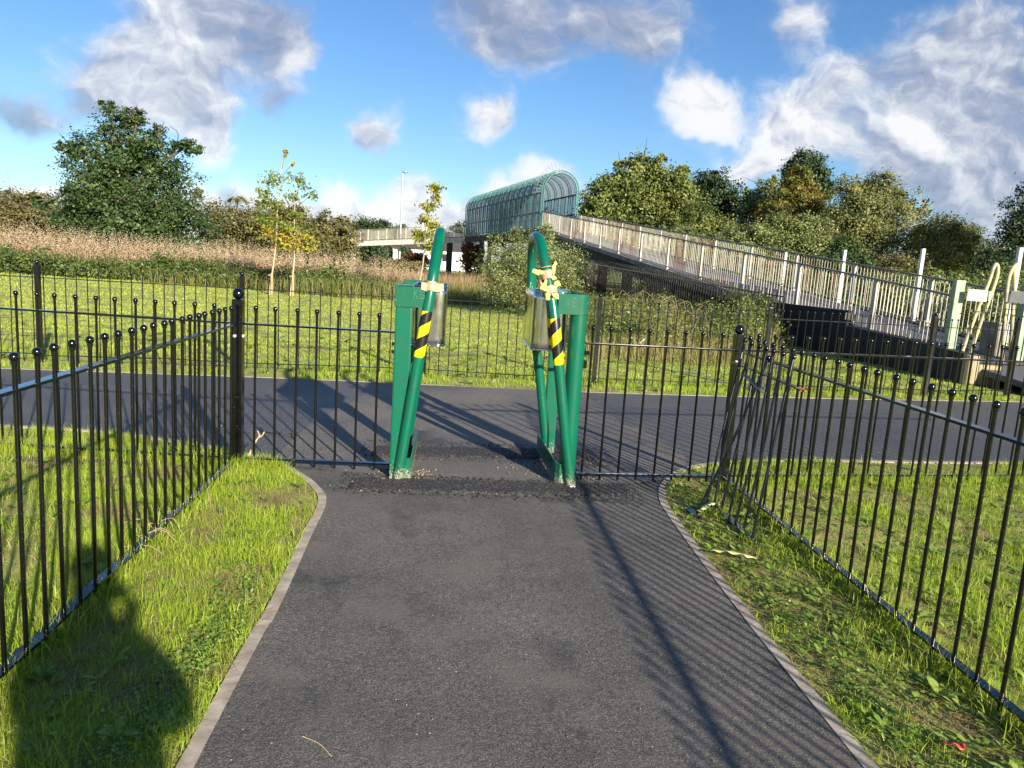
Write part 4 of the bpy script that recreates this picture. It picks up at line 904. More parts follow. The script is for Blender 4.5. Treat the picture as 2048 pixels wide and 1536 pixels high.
# parapets
PB = MB(); PB.box((0, 0, .56), (.020, .020, .92)); PBAR = PB.mesh('bar')
def parapet(side, n0, n1, label_end, lean):
    mb_t = MB(); mb_t.beam(rp(n0, side, 1.15), rp(n1, side, 1.15), .075, .035); mb_t.build('handrail', M['handrail'], rb)
    mb_t = MB(); mb_t.beam(rp(n0, side, .10), rp(n1, side, .10), .03, .02); mb_t.build('bottom_rail', M['railwhite'], rb)
    k = n0
    while k <= n1 + 1e-6:
        a = rp(k, side); s = -1 if side == 0 else 1
        m3 = MB(); m3.beam(a + Vector((0, 0, -.05 if k > .3 or side else -.02)), a + Vector((0, 0, 1.13)), .11, .055, up=tuple(RN)); m3.box(a + Vector((0, -.03, .02)), (.12, .10, .04)); m3.build('post', M['railwhite'], rb); k += 1
    for k in range(int(n0), int(round(n1))):
        for j in range(1, 1):
            pass
    # the infill bars, one mesh per bay because a ramp side has several hundred of them
    k = n0
    while k < n1 - .01:
        m3 = MB(); ke = min(k + 1, n1); nb_ = int(21 * (ke - k))
        for j in range(1, nb_):
            f_ = k + (ke - k) * j / nb_; a = rp(f_, side, .10); b_ = rp(f_, side, 1.13); m3.beam(a, b_, .012, .013, up=tuple(RV.normalized()))
        o = m3.build('bar_infill', M['rustbar'] if (int(k * 7) % 3) else M['railwhite'], rb); k += 1
parapet(0, -.02, NTOP, 'near', 0)
parapet(1, -1.55, NTOP, 'far', 0)
m3 = MB()
for j in range(1, 21):
    f_ = -.02 - .80 * j / 21; m3.beam(rp(f_, 0, .03), rp(f_, 0, 1.12), .012, .016, up=tuple(RV.normalized()))
m3.build('bar_infill', M['railwhite'], rb)
mb = MB(); mb.beam(rp(-.02, 0, 1.15), rp(-.83, 0, 1.13), .075, .035); mb.build('handrail', M['handrail'], rb)

# white posts standing behind the ramp
for i, (x, y, zt) in enumerate([(11.75, 15.05, 2.57), (11.75, 18.35, 2.59), (11.75, 22.2, 2.60), (11.75, 26.3, 2.61)]):
    mb = MB(); mb.box((x, y, zt / 2), (.085, .085, zt), None, .006); o = mb.build('white_post', M['postwhite'])
    tag(o, 'tall square white post behind the ramp, ' + ['nearest, at the right frame edge', 'second from the right frame edge', 'third from the right frame edge', 'furthest and half hidden by bars'][i], 'post', 'white posts behind the ramp')

# ramp-foot chicane: faded post, sign plate and yellow hoops
RF = thing('motorcycle_barrier', 'old yellow hoop barrier with pale green post and white sign at ramp foot', 'barrier', (9.1, 12.9, .3))
mb = MB(); mb.box((9.06, 12.95, .98), (.16, .15, 1.62), Matrix.Rotation(-.15, 3, 'Z'), .01); mb.build('green_post', M['palegreen'], RF)
mb = MB(); mb.tube(curve_pts([(9.17, 12.8, .30), (9.30, 12.80, .95), (9.50, 12.8, 1.78), (9.54, 12.8, 2.02), (9.60, 12.82, 2.11), (9.665, 12.84, 2.02), (9.66, 12.85, 1.78), (9.52, 12.85, 1.1), (9.36, 12.85, .28)], 8), .034, 14); mb.build('hoop', M['yellowworn'], RF)
mb = MB(); mb.box((9.29, 12.74, 1.54), (.36, .012, .20), None, .002); sg_ = mb.build('sign_plate', M['signwhite'], RF)
mb = MB()
for r_ in range(3):
    mb = MB(); x = 9.30
    while x < 9.44:
        wd = random.uniform(.008, .02); mb.box((x + wd / 2, 12.732, 1.585 - r_ * .045), (wd, .004, .022)); x += wd + .006
    mb.build('sign_lettering', M['signpink'], sg_)
mb = MB()
for i in range(5): mb.sphere((9.14 + i * .07, 12.732, 1.615), .007, 6, 4); mb.sphere((9.14 + i * .07, 12.732, 1.465), .007, 6, 4)
mb.build('sign_rivets', M['signgrey'], sg_)
mb = MB(); mb.box((9.52, 12.74, 1.53), (.10, .014, .20), Matrix.Rotation(.5, 3, 'Z')); mb.build('side_plate', M['palegreen'], RF)
RF2 = thing('motorcycle_barrier', 'matching old yellow hoop barrier with dark plate at the right frame edge', 'barrier', (10.2, 13.0, .3))
mb = MB(); mb.tube(curve_pts([(10.17, 13.0, .30), (10.09, 13.0, 1.0), (10.02, 13.0, 1.75), (10.05, 13.0, 2.03), (10.12, 13.0, 2.13), (10.12, 13.02, 2.03), (10.17, 13.02, 1.75), (10.28, 13.05, 1.0), (10.38, 13.05, .28)], 8), .034, 14); mb.build('hoop', M['yellowworn'], RF2)
mb = MB(); mb.box((10.25, 12.94, 1.55), (.38, .012, .22), None, .002); mb.build('dark_plate', M['signgrey'], RF2)
mb = MB(); mb.box((10.55, 13.15, .98), (.16, .15, 1.62), None, .01); mb.build('green_post', M['palegreen'], RF2)
mb = MB(); mb.prism([(10.30, 13.6), (10.62, 13.6), (10.62, 13.85), (10.30, 13.85)], 0, 1.05); tag(mb.build('concrete_bollard', M['concrete']), 'squat square concrete bollard beside the ramp foot', 'bollard')
railing('entry_railing', 'black ball topped railing in front of the yellow hoops at the right edge', (9.25, 12.55), (11.9, 13.0), [.12 + .135 * i for i in range(19)], near=False, z0=.28)

# covered span
TA = rp(NTOP, 0); TA.z = 3.88; TD = (Vector((1.05, 75, 3.82)) - TA); TL = TD.length; TDn = TD.normalized(); TN = Vector((TDn.y, -TDn.x, 0)).normalized(); TW = 2.30
cb = thing('covered_footbridge', 'teal arched covered footbridge of ribs and greyed panels', 'bridge', tuple(TA))
def tp(s, a, z): return TA + TDn * s + TN * a + Vector((0, 0, z))
LEGH, RAD = 2.62, TW / 2
def arch(s, r_ext=0.0, n_=20):
    return [tp(s, -r_ext, 0)] + [tp(s, RAD - (RAD + r_ext) * math.cos(math.pi * i / n_), LEGH + (RAD + r_ext) * math.sin(math.pi * i / n_)) for i in range(n_ + 1)] + [tp(s, TW + r_ext, 0)]
NR = 16
for i in range(NR + 1):
    s = TL * i / NR; mb = MB(); mb.tube(arch(s), .050, 8); mb.tube(arch(s, .14), .045, 8)
    for q in range(2, 19, 2):
        a_, b_ = arch(s)[q], arch(s, .14)[q]; mb.tube([a_, b_], .02, 5)
    mb.build('rib', M['teal'], cb)
for i in range(NR):
    s0, s1 = TL * i / NR + .05, TL * (i + 1) / NR - .05
    for side, a in ((0, .0), (1, TW)):
        m3 = MB(); ang = [k * math.pi / 20 * (.5) for k in range(0, 21)]
        prof = [(a, .15)] + [((RAD - RAD * math.cos(t_)) if side == 0 else (RAD + RAD * math.cos(t_)), LEGH + RAD * math.sin(t_)) for t_ in [k * math.pi / 2 / 8 for k in range(9)]]
        vs = [tp(s0, x, z) for x, z in prof] + [tp(s1, x, z) for x, z in prof]; n_ = len(prof)
        m3.add(vs, [(k, k + 1, n_ + k + 1, n_ + k) for k in range(n_ - 1)], True); m3.build('side_panel', M['panel'], cb)
for a in (-.02, TW + .02):
    mb = MB()
    for z in (.12, 1.15, 2.45): mb.beam(tp(0, a, z), tp(TL, a, z), .06, .09)
    for i in range(NR * 2 + 1): mb.beam(tp(TL * i / (NR * 2), a, .1), tp(TL * i / (NR * 2), a, 2.5), .05, .07)
    mb.build('side_frame', M['tealdark'], cb)
mb = MB(); mb.beam(tp(-.05, RAD, -.06), tp(TL, RAD, -.06), TW + .3, .12); mb.build('deck', M['deck'], cb)
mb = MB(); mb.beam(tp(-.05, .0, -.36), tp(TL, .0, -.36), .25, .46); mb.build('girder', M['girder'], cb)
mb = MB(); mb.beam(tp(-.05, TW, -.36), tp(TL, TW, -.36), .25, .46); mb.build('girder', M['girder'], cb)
for s in (0, TL):
    mb = MB(); R2 = RAD + .52; n_ = 26
    mb.tube([tp(s, RAD - R2 * math.cos(math.pi * i / n_), LEGH + R2 * math.sin(math.pi * i / n_)) for i in range(-1, n_ + 2)], .012, 5, False)
    for i in range(-1, 24):
        a_ = math.pi * i / 22; r1, r2 = RAD + .12, RAD + .72
        mb.tube([tp(s, RAD - r1 * math.cos(a_), LEGH + r1 * math.sin(a_)), tp(s, RAD - r2 * math.cos(a_), LEGH + r2 * math.sin(a_))], .011, 5, False)
    mb.build('spike_ring', M['spike'], cb)
for s, a in ((TL - 1, .1), (TL - 1, TW - .1), (TL - 6.5, .1), (TL - 6.5, TW - .1), (1.5, .1), (1.5, TW - .1)):
    mb = MB(); q = tp(s, a, -.5); mb.beam((q.x, q.y, -.1), (q.x, q.y, q.z), .42, .35, up=(0, 1, 0)); mb.build('pier', M['girder'], cb)
# far ramp going off to the left
fr = thing('far_footbridge_ramp', 'distant ramp with cream railings leading left from the covered bridge', 'ramp', (1.05, 75, 3.8))
FA, FB = Vector((1.0, 75.6, 3.80)), Vector((-15.0, 83.0, 2.35))
def fp(t_, z, o=0): 
    v = FA.lerp(FB, t_); return Vector((v.x + .42 * o, v.y + .91 * o, v.z + z))
mb = MB(); mb.beam(fp(0, -.08, 1), fp(1, -.08, 1), 2.2, .16); mb.build('deck', M['deck'], fr)
mb = MB(); mb.beam(fp(0, -.32), fp(1, -.32), .2, .5); mb.build('girder', M['concretelit'], fr)
for o_ in (0, 2.1):
    mb = MB(); mb.beam(fp(0, 1.10, o_), fp(1, 1.10, o_), .06, .05); mb.build('handrail', M['handrail'], fr)
    for i in range(9):
        m3 = MB(); m3.beam(fp(i / 8, 0, o_), fp(i / 8, 1.1, o_), .10, .10, up=(0, 1, 0)); m3.build('post', M['railwhite'], fr)
    m3 = MB()
    for i in range(150): m3.beam(fp(i / 150, .05, o_), fp(i / 150, 1.08, o_), .022, .022, up=(0, 1, 0))
    m3.build('bar_infill', M['railwhite'], fr)
mb = MB()
c0 = fp(.47, -.55, 1.0)
for (w0, w1, z0, z1) in ((.55, .42, -.2, c0.z - .5), (.42, .95, c0.z - .5, c0.z - .15), (.95, .95, c0.z - .15, c0.z)):
    vs = [(c0.x + sx * w_ / 2, c0.y + sy * .3, z) for z, w_ in ((z0, w0), (z1, w1)) for sx, sy in ((-1, -1), (1, -1), (1, 1), (-1, 1))]
    mb.add(vs, [(3, 2, 1, 0), (4, 5, 6, 7)] + [(i, (i + 1) % 4, 4 + (i + 1) % 4, 4 + i) for i in range(4)])
o = mb.build('pier', M['housewhite'], fr); o['label'] = 'pier with flared head, whitened to look sunlit'  # concrete column whose sunlight is put into a white colour
c0 = fp(.12, -.5, 1.0); mb = MB(); mb.beam((c0.x, c0.y, -.1), (c0.x, c0.y, c0.z), .6, .5, up=(0, 1, 0)); mb.build('pier', M['girder'], fr)

# palisade railings in the dark under the ramp
pf = thing('under_ramp_railing', 'dark vertical bar railing in the shade under the ramp', 'railing', (6.6, 24, 0))
A, B = Vector((8.2, 17.2, 0)), Vector((5.6, 44, 0)); mb = MB(); nb_ = 150
for i in range(nb_):
    p = A.lerp(B, i / nb_); p.x -= .42; mb.beam(p, p + Vector((0, 0, 1.35 + 1.0 * i / nb_)), .03, .03, up=(0, 1, 0))
mb.build('bars', M['blackfar'], pf); mb = MB()
for z in (.25, 1.2): mb.beam(A + Vector((-.42, 0, z)), B + Vector((-.42, 0, z + (.9 if z > 1 else 0))), .04, .03)
mb.build('rails', M['blackfar'], pf)

# lamp column
lp = thing('street_lamp', 'tall slim grey lamp column beyond the far ramp', 'street lamp', (-5.66, 80, 0))
mb = MB(); mb.tube([(-5.66, 80, 0), (-5.66, 80, 2), (-5.66, 80, 9.9)], [.13, .10, .07], 12); mb.build('column', M['lamp'], lp)
mb = MB(); mb.tube([(-5.66, 80, 9.85), (-5.45, 80, 9.98)], .05, 8); mb.build('bracket', M['lamp'], lp)
mb = MB(); mb.sphere((-5.45, 80, 10.0), .32, 16, 8, (1, .7, .38)); mb.build('lamp_head', M['lamp'], lp)

# distant house under the far ramp
def house(label, x0, x1, y0, y1, ze, zr, windows, chim=True):
    t_ = thing('house', label, 'house', ((x0 + x1) / 2, y0, 0)); mb = MB(); mb.prism([(x0, y0), (x1, y0), (x1, y1), (x0, y1)], 0, ze); wl_ = mb.build('wall', M['housewhite'], t_)
    ym = (y0 + y1) / 2; mb = MB(); e = .35
    mb.add([(x0 - e, y0 - e, ze), (x1 + e, y0 - e, ze), (x1 + e, y1 + e, ze), (x0 - e, y1 + e, ze), (x0 - e, ym, zr), (x1 + e, ym, zr)], [(0, 1, 5, 4), (2, 3, 4, 5), (1, 2, 5), (3, 0, 4), (3, 2, 1, 0)])
    rf = mb.build('roof', M['roof'], t_)
    if chim: mb = MB(); mb.box((x0 + 2, ym, zr + .3), (.7, .5, 1.2)); mb.build('chimney', M['concretelit'], rf)
    for (wx, wz, ww, wh) in windows:
        mb = MB(); mb.box((wx, y0 - .02, wz), (ww, .08, wh)); f_ = mb.build('window', M['postwhite'], t_)
        mb = MB()
        for s_ in (-.25, .25): mb.box((wx + s_ * ww, y0 - .045, wz), (ww * .42, .05, wh * .84))
        mb.build('pane', M['window'], f_)
house('white bungalow with a dark roof seen under the far ramp', -6.2, 3.6, 100, 109, 2.55, 5.0, [(-4.6, 1.6, 1.5, 1.1), (-1.6, 1.6, 1.6, 1.1), (1.8, 1.6, 1.4, 1.1)])
house('pale house with a grey gable mostly hidden behind the young trees', -17.5, -12.5, 92, 98, 2.5, 4.4, [(-16.2, 1.6, 1.3, 1.1), (-13.8, 1.6, 1.2, 1.1)], chim=False)

# ================================================================ VEGETATION
# large oak on the left
lob = [(-15.9, 38, 6.3, 1.2, 1.2, 1.2), (-16.6, 38, 5.1, 1.9, 1.8, 1.2), (-14.5, 38, 5.4, 1.4, 1.3, 1.0), (-16.9, 38, 3.8, 1.7, 1.9, 1.3), (-14.7, 38.5, 3.9, 2.0, 1.9, 1.5), (-15.8, 37.6, 2.5, 2.7, 2.2, 1.5), (-13.4, 38.5, 2.4, 1.9, 1.7, 1.2),
       (-17.9, 38, 1.9, 1.3, 1.5, 1.1), (-12.9, 38, 6.0, .75, .6, .38), (-18.2, 38, 5.5, .6, .5, .40), (-16.4, 38, 7.3, .45, .5, .55), (-15.1, 38, 7.1, .45, .4, .45), (-19.6, 38, 2.9, .6, .5, .3), (-14.6, 37.5, 1.4, 2.4, 1.5, 1.0), (-14.0, 38, 6.6, .5, .4, .4)]
tree('oak_tree', 'broad dark green oak standing alone at the left', 'tree', (-15.7, 38, 0), lob, 42000, .074, 'oak', r0=.28, clusters=52, spread=.13, stray=.07, inner=.25)
# hawthorn hedge run, separate shrubs
hs = [((-27.5, 43), 3.9, 3.2, 'reddish hawthorn shrub at the far left edge of the hedge', 'thorn'), ((-22.8, 42), 3.6, 2.6, 'brown green hawthorn shrub left of the big oak', 'thorn'), ((-19.0, 43), 2.5, 2.2, 'low hedge shrub just left behind the big oak', 'thorn'),
      ((-11.4, 42), 4.3, 2.6, 'dense brownish hawthorn shrub right against the big oak', 'thorn'), ((-8.6, 41), 3.9, 2.3, 'rounded hawthorn between the oak and the yellow saplings', 'thorn'), ((-7.6, 42), 3.4, 1.7, 'arching hawthorn behind the two yellow saplings', 'thorn'),
      ((-6.9, 43.5), 3.5, 1.5, 'loose twiggy hawthorn at the left end of the far ramp', 'thorn'), ((-3.2, 45), 1.25, 1.3, 'low twiggy shrub in front of the far ramp deck', 'thorn')]
for i, ((x, y), h_, r_, lb, lf) in enumerate(hs):
    lob = [(x + random.uniform(-.5, .5) * r_, y + random.uniform(-.6, .6), h_ * random.uniform(.5, .72), r_ * random.uniform(.4, .6), r_ * .5, h_ * random.uniform(.22, .33)) for _ in range(5)] + [(x, y, h_ * .36, r_, r_ * .6, h_ * .4)]
    lob += [(x + random.uniform(-.9, .9) * r_, y, h_ * random.uniform(.8, .98), .45, .4, .22) for _ in range(4)]
    tree('hawthorn_shrub', lb, 'shrub', (x, y, 0), lob, int(9500 * r_ / 2), .075, lf, r0=.09, group='shrubs of the hedge behind the lawn', clusters=42, spread=.17, stray=.16, inner=.2)
# willowherb and rough bank (uncountable)
n_ = 5200; x = RNG.uniform(-31, -1.5, n_); y = RNG.uniform(33.0, 36.5, n_)
keep = (RNG.random(n_) < np.clip(1.0 - (x + 8) * .12, .12, 1)); x, y = x[keep], y[keep]; hh = RNG.uniform(1.2, 1.85, len(x)) * np.where(RNG.random(len(x)) < .08, 1.12, 1) * np.clip(1 - (x + 14) * .018, .72, 1.06) * (1 + .14 * vnoise(x, y, .8, 2))
Pl, Nl, Sl, Tl = [], [], [], []
for k_ in range(13):
    f_ = .45 + .55 * (k_ / 12); s_ = .10 * (1 - f_) + .025; Pl.append(np.stack([x + RNG.normal(size=len(x)) * s_ + hh * .05, y + RNG.normal(size=len(x)) * s_, hh * f_], 1)); Tl.append(np.clip(.35 + .3 * f_ + RNG.normal(size=len(x)) * .2, 0, 1)); Sl.append(np.full(len(x), .055 * (1.4 - f_)))
Pl = np.vstack(Pl); Nw = RNG.normal(size=Pl.shape) + np.array([0, -.8, .1]); V, T, t_ = leaf_quads(Pl, np.concatenate(Sl), Nw, np.concatenate(Tl), .5)
tag(link('willowherb', np_mesh('willowherb', V, T, t_, M['straw']), None), 'dense pinkish brown willowherb gone to seed behind the lawn at left', 'willowherb', kind='stuff')
blX = RNG.uniform(-31, -1.5, 26000); blY = RNG.uniform(32.5, 36.5, 26000)
tag(blades('dry_stems', blX, blY, RNG.uniform(.5, 1.25, 26000) * (1 - .2 * (blX > -8)), np.full(26000, .022), np.clip(RNG.normal(size=26000) * .25 + .35, 0, 1), .12, mat='straw'), 'brown standing stems under the seed heads', 'dry stems', kind='stuff')
def bank(name, label, cat, spots, n, size, mat, **kw):
    lob = [(x_, y_, z_ * .35, rx, ry, z_ * .65) for (x_, y_, rx, ry, z_) in spots]
    return tag(foliage(name, lob, n, size, M[mat], None, (0, 0, 0), **kw), label, cat, kind='stuff')
sp_ = [(x_, 29.6 + random.uniform(-.5, .5) - .08 * (x_ + 8), 1.2, .9, random.uniform(.70, 1.12) * (1 if x_ < -4 else .75)) for x_ in np.arange(-30, -2.0, .8)]
bank('bramble_bank', 'low green bramble bank along the far edge of the lawn', 'brambles', sp_, 60000, .050, 'bank', clusters=40, spread=.2)
n_ = 34000; bx = RNG.uniform(-14, 8, n_); by = RNG.uniform(26.5, 34.5, n_) + np.maximum(0, -bx - 4) * .35
tag(blades('rough_grass', bx, by, RNG.uniform(.2, .75, n_), np.full(n_, .02), np.clip(.4 + RNG.normal(size=n_) * .28, 0, 1), .5, mat='rough'), 'tall straw coloured rough grass beyond the mown lawn', 'grass', kind='stuff')
# docks and grey stems in the middle distance
n_ = 5000; bx = RNG.uniform(-3.5, 4.0, n_); by = RNG.uniform(30, 46, n_)
tag(blades('dead_dock_stems', bx, by, RNG.uniform(.4, 1.0, n_), np.full(n_, .022), np.clip(.15 + RNG.normal(size=n_) * .15, 0, 1), .25, mat='straw'), 'reddish brown dead stems in front of the far ramp', 'dead stems', kind='stuff')
# bramble mound beside the ramp
sp_ = []
for _ in range(60):
    t_ = random.random(); y_ = 13.6 + 13 * t_; xr = 8.3 - .09 * (y_ - 15); x_ = random.uniform(2.6 + .12 * (y_ - 13), min(xr - .3, .415 * y_)); sp_.append((x_, y_, random.uniform(.5, 1.0), random.uniform(.5, .9), random.uniform(.45, .9) + .45 * max(0, 1 - abs(x_ - xr + 1.2) / 1.8) * (y_ < 19)))
bank('bramble_mound', 'tangled bramble mound with reddish and yellow leaves beside the ramp', 'brambles', sp_, 52000, .032, 'bramble', clusters=44, spread=.22)
n_ = 15000; t_ = RNG.random(n_); by = 12.9 + 12 * t_; bx = RNG.random(n_) * (np.minimum(.45 * by, 8.2 - .09 * (by - 15)) - 2.4) + 2.4
tag(blades('straw_grass', bx, by, RNG.uniform(.15, .55, n_) * (1 + .5 * (by > 15)), np.full(n_, .010), np.clip(.72 + RNG.normal(size=n_) * .22, 0, 1), .6, mat='rough'), 'dry yellow grass tangled in the brambles beside the ramp', 'grass', kind='stuff')
mb = MB()
for _ in range(34):
    y_ = random.uniform(15.5, 24); x_ = min(.44 * y_, 8.1 - .09 * (y_ - 15)) - random.uniform(.1, 2.6); a = random.uniform(0, 6.28); L = random.uniform(.35, .7)
    mb.tube(curve_pts([(x_, y_, .3), (x_ + math.cos(a) * L * .3, y_ + math.sin(a) * L * .3, .3 + L), (x_ + math.cos(a) * L * .9, y_ + math.sin(a) * L * .6, .2 + L * .95)], 4), .0035, 4, False)
tag(mb.build('bramble_canes', M['twig']), 'bare arching bramble canes above the mound', 'canes', kind='stuff')
# brambles spilling over the wall top
lob = [(8.50 - .09 * (y_ - 15.4), y_, .85, .30, .45, .26) for y_ in (19.3, 19.9, 20.5, 21.0)]
tag(foliage('wall_brambles', lob, 6500, .035, M['bramble'], None, (0, 0, 0), clusters=40, spread=.3), 'brambles spilling over the top of the black wall', 'brambles', kind='stuff')
# bush beside the ramp, centre
lob = [(2.3, 23, 1.75, .95, .9, .75), (3.1, 23.3, 1.55, .8, .8, .75), (1.6, 23, 1.35, .8, .8, .75), (2.4, 22.8, .9, 1.5, 1.0, .8), (3.6, 23.5, 1.1, .55, .7, .8), (2.75, 23, 2.45, .35, .35, .32), (1.2, 23, 2.1, .22, .22, .35), (1.95, 23, 2.35, .3, .3, .3)]
tree('goat_willow_bush', 'grey green leafy bush behind the right barrier under the bridge end', 'bush', (2.4, 23, 0), lob, 26000, .030, 'willow', r0=.06, clusters=55, spread=.17, stray=.2, inner=.25)
# young staked trees
def sapling(label, x, y, top, lobes, n, r0=.032, tf=None):
    t_ = thing('sapling', label, 'young tree', (x, y, 0), 'young staked trees on the lawn edge')
    foliage('crown', lobes, int(n * 1.0), .062, M['yellowleaf'], t_, clusters=10, spread=.36, shell=.6, inner=.05, tintfn=tf, stray=0)
    mb = MB(); base = Vector((x, y, 0)); topv = Vector(top); pts = curve_pts([base, base.lerp(topv, .35) + Vector((.05, 0, 0)), base.lerp(topv, .7) + Vector((-.05, 0, 0)), topv], 6)
    mb.tube(pts, [r0 * (1 - .8 * i / len(pts)) for i in range(len(pts))], 8); tk = mb.build('trunk', M['barkpale'], t_)
    mb = MB()
    for q in lobes:
        c = Vector(q[:3]); s_ = base.lerp(topv, max(.25, min(.9, (c.z - .5) / topv.z))); mb.tube(curve_pts([s_, (s_ + c) / 2 + Vector((0, 0, .04)), c], 3), .009, 5, False)
    mb.build('branches', M['bark'], t_)
    mb = MB(); mb.box((x + .10, y - .05, .34), (.075, .075, .78), None, .01); mb.box((x + .05, y - .05, .66), (.14, .03, .04)); tag(mb.build('tree_stake', M['wood']), 'wooden stake of the ' + ' '.join(label.split()[:8]), 'stake', 'stakes of the young trees')
yb = lambda z0: (lambda P, t: t * .5 + .14 + .60 * (P[:, 2] < z0) * RNG.uniform(.2, 1, len(P)) + .4 * (P[:, 2] > z0 + 2.0))
s_ = 26 / 17.0
sapling('left young tree with golden lower leaves and bare orange tip', -6.15, 26, (-5.72, 26, 4.72), [(-6.0, 26, 3.75, .42, .3, .32), (-6.35, 26, 3.3, .30, .25, .20), (-5.95, 26, 2.95, .40, .3, .24), (-6.15, 26, 2.45, .52, .4, .25), (-5.95, 26, 2.1, .55, .4, .28), (-5.7, 26, 1.75, .4, .3, .22), (-5.72, 26, 4.65, .13, .12, .12), (-5.40, 26, 4.35, .12, .1, .10), (-5.5, 26, 4.0, .10, .1, .08), (-6.4, 26, 2.9, .2, .2, .15), (-6.0, 26, 1.1, .12, .1, .15)], 1150, tf=yb(2.3))
sapling('middle young tree with yellow green clusters and a tuft at the top', -5.45, 26, (-5.25, 26, 3.95), [(-5.2, 26, 3.75, .26, .25, .35), (-4.85, 26, 3.35, .38, .25, .14), (-5.45, 26, 3.25, .28, .25, .16), (-5.3, 26, 2.7, .3, .3, .2), (-5.5, 26, 2.2, .38, .3, .25), (-5.0, 26, 1.9, .48, .3, .26), (-5.4, 26, 1.6, .4, .3, .2), (-4.75, 26, 1.6, .25, .2, .15)], 900, tf=yb(2.1))
sapling('right young tree with lime yellow leaves in front of the far ramp', -1.28, 27, (-.85, 27, 4.05), [(-.78, 27, 3.95, .25, .2, .22), (-.70, 27, 3.55, .20, .2, .2), (-.98, 27, 3.3, .32, .25, .22), (-1.12, 27, 2.85, .38, .3, .25), (-.80, 27, 2.7, .30, .25, .2), (-1.25, 27, 2.3, .33, .3, .26), (-.75, 27, 2.25, .30, .25, .25), (-.95, 27, 1.95, .32, .3, .15)], 1150, tf=lambda P, t: t * .7 + .22)
# trees behind the ramp, right half
def bigtree(name, label, x, y, top, r, n, leaf, size, lobes=None, group='trees behind the ramp', bark='bark', squash=1.0, low=.15, **kw):
    if lobes is None:
        lobes = [(x, y, top - r * .55, r * .55, r * .55, r * .55)]
        for k_ in range(9):
            a = random.uniform(0, 6.28); q = random.uniform(.35, .85); zz = top - r * random.uniform(.75, 1.9)
            if zz < 1.2: zz = random.uniform(1.2, 2.5)
            lobes.append((x + math.cos(a) * r * q, y + math.sin(a) * r * q * .7, zz, r * random.uniform(.32, .55), r * .45, r * random.uniform(.28, .45)))
    kw.setdefault('clusters', 46); kw.setdefault('spread', .17); kw.setdefault('stray', .1)
    return tree(name, label, 'tree', (x, y, 0), lobes, n, size, leaf, bark, r0=.16 + r * .04, group=group, **kw)
bigtree('ash_tree', 'large sunlit olive green tree right of the covered bridge arch', 14.0, 60, 10.7, 4.2, 36000, 'olive', .13, lobes=[(14.4, 60, 8.7, 2.0, 2, 1.6), (12.3, 60, 7.6, 1.8, 2, 1.4), (16.6, 60, 8.0, 1.7, 2, 1.6), (10.9, 60, 6.2, 1.4, 2, 1.3), (13.9, 60, 6.2, 3.2, 2.5, 2.0), (17.4, 60, 6.3, 1.7, 2, 1.8), (12.6, 60, 4.4, 3.0, 2, 2.2), (17.0, 60, 4.2, 2.4, 2, 2.0), (12.6, 60, 9.5, .7, .7, .7), (15.4, 60, 10.1, .8, .8, .6), (17.6, 60, 9.5, .6, .6, .6), (13.6, 60, 9.9, .6, .6, .55)])
bigtree('ash_tree', 'dark green rounded tree just right of the large olive tree', 20.6, 61, 10.0, 2.8, 16000, 'darkleaf', .12, lobes=[(20.6, 61, 8.5, 1.7, 1.6, 1.4), (19.5, 61, 7.1, 1.5, 1.5, 1.3), (21.8, 61, 7.0, 1.4, 1.5, 1.4), (20.6, 61, 5.2, 2.3, 1.6, 2.0), (20.5, 61, 9.5, .5, .5, .4)])
bigtree('willow_tree', 'slim grey green willow with upright wispy top', 23.3, 58, 9.2, 2.3, 13000, 'willow', .09, lobes=[(23.9, 58, 8.1, .9, 1, 1.0), (22.6, 58, 7.2, .9, 1, 1.0), (23.3, 58, 6.3, 1.9, 1.3, 1.4), (22.8, 58, 4.6, 2.2, 1.4, 1.6), (22.1, 58, 8.1, .25, .25, .5), (24.2, 58, 9.0, .4, .4, .4)])
bigtree('poplar_tree', 'tall dark crowned tree rising behind the orange tree', 28.6, 62, 12.1, 2.4, 15000, 'darkleaf', .11, lobes=[(28.4, 62, 10.9, 1.7, 1.5, 1.3), (29.7, 62, 9.9, 1.2, 1.3, 1.2), (27.5, 62, 9.8, 1.1, 1.3, 1.0), (28.9, 62, 8.4, 1.8, 1.4, 1.4), (28.7, 62, 6.5, 1.8, 1.4, 1.6), (30.4, 62, 8.9, .6, .6, .5)])
bigtree('maple_tree', 'cone shaped tree turning orange and yellow in autumn', 24.6, 54, 9.7, 2.6, 22000, 'orange', .095, lobes=[(24.5, 54, 8.9, .8, .9, .8), (24.3, 54, 8.0, 1.4, 1.2, 1.0), (24.6, 54, 7.0, 2.1, 1.6, 1.2), (23.4, 54, 6.3, 1.7, 1.4, 1.0), (26.1, 54, 6.3, 1.3, 1.4, 1.3), (24.8, 54, 5.2, 2.4, 1.6, 1.6), (26.3, 54, 4.0, 1.2, 1.3, 1.6)])
bigtree('willow_tree', 'broad pale green willow in front of the orange tree', 21.0, 47, 6.1, 3.6, 30000, 'willow', .075, lobes=[(22.1, 47, 4.6, 1.6, 1.3, 1.2), (20.2, 47, 4.5, 1.5, 1.3, 1.1), (18.3, 47, 3.9, 1.5, 1.3, 1.1), (21.4, 47, 3.2, 2.8, 1.5, 1.6), (18.0, 47, 2.6, 2.2, 1.5, 1.5), (23.2, 47, 3.4, 1.0, 1.2, 1.6), (16.0, 46, 3.1, 1.1, 1, 1.0)])
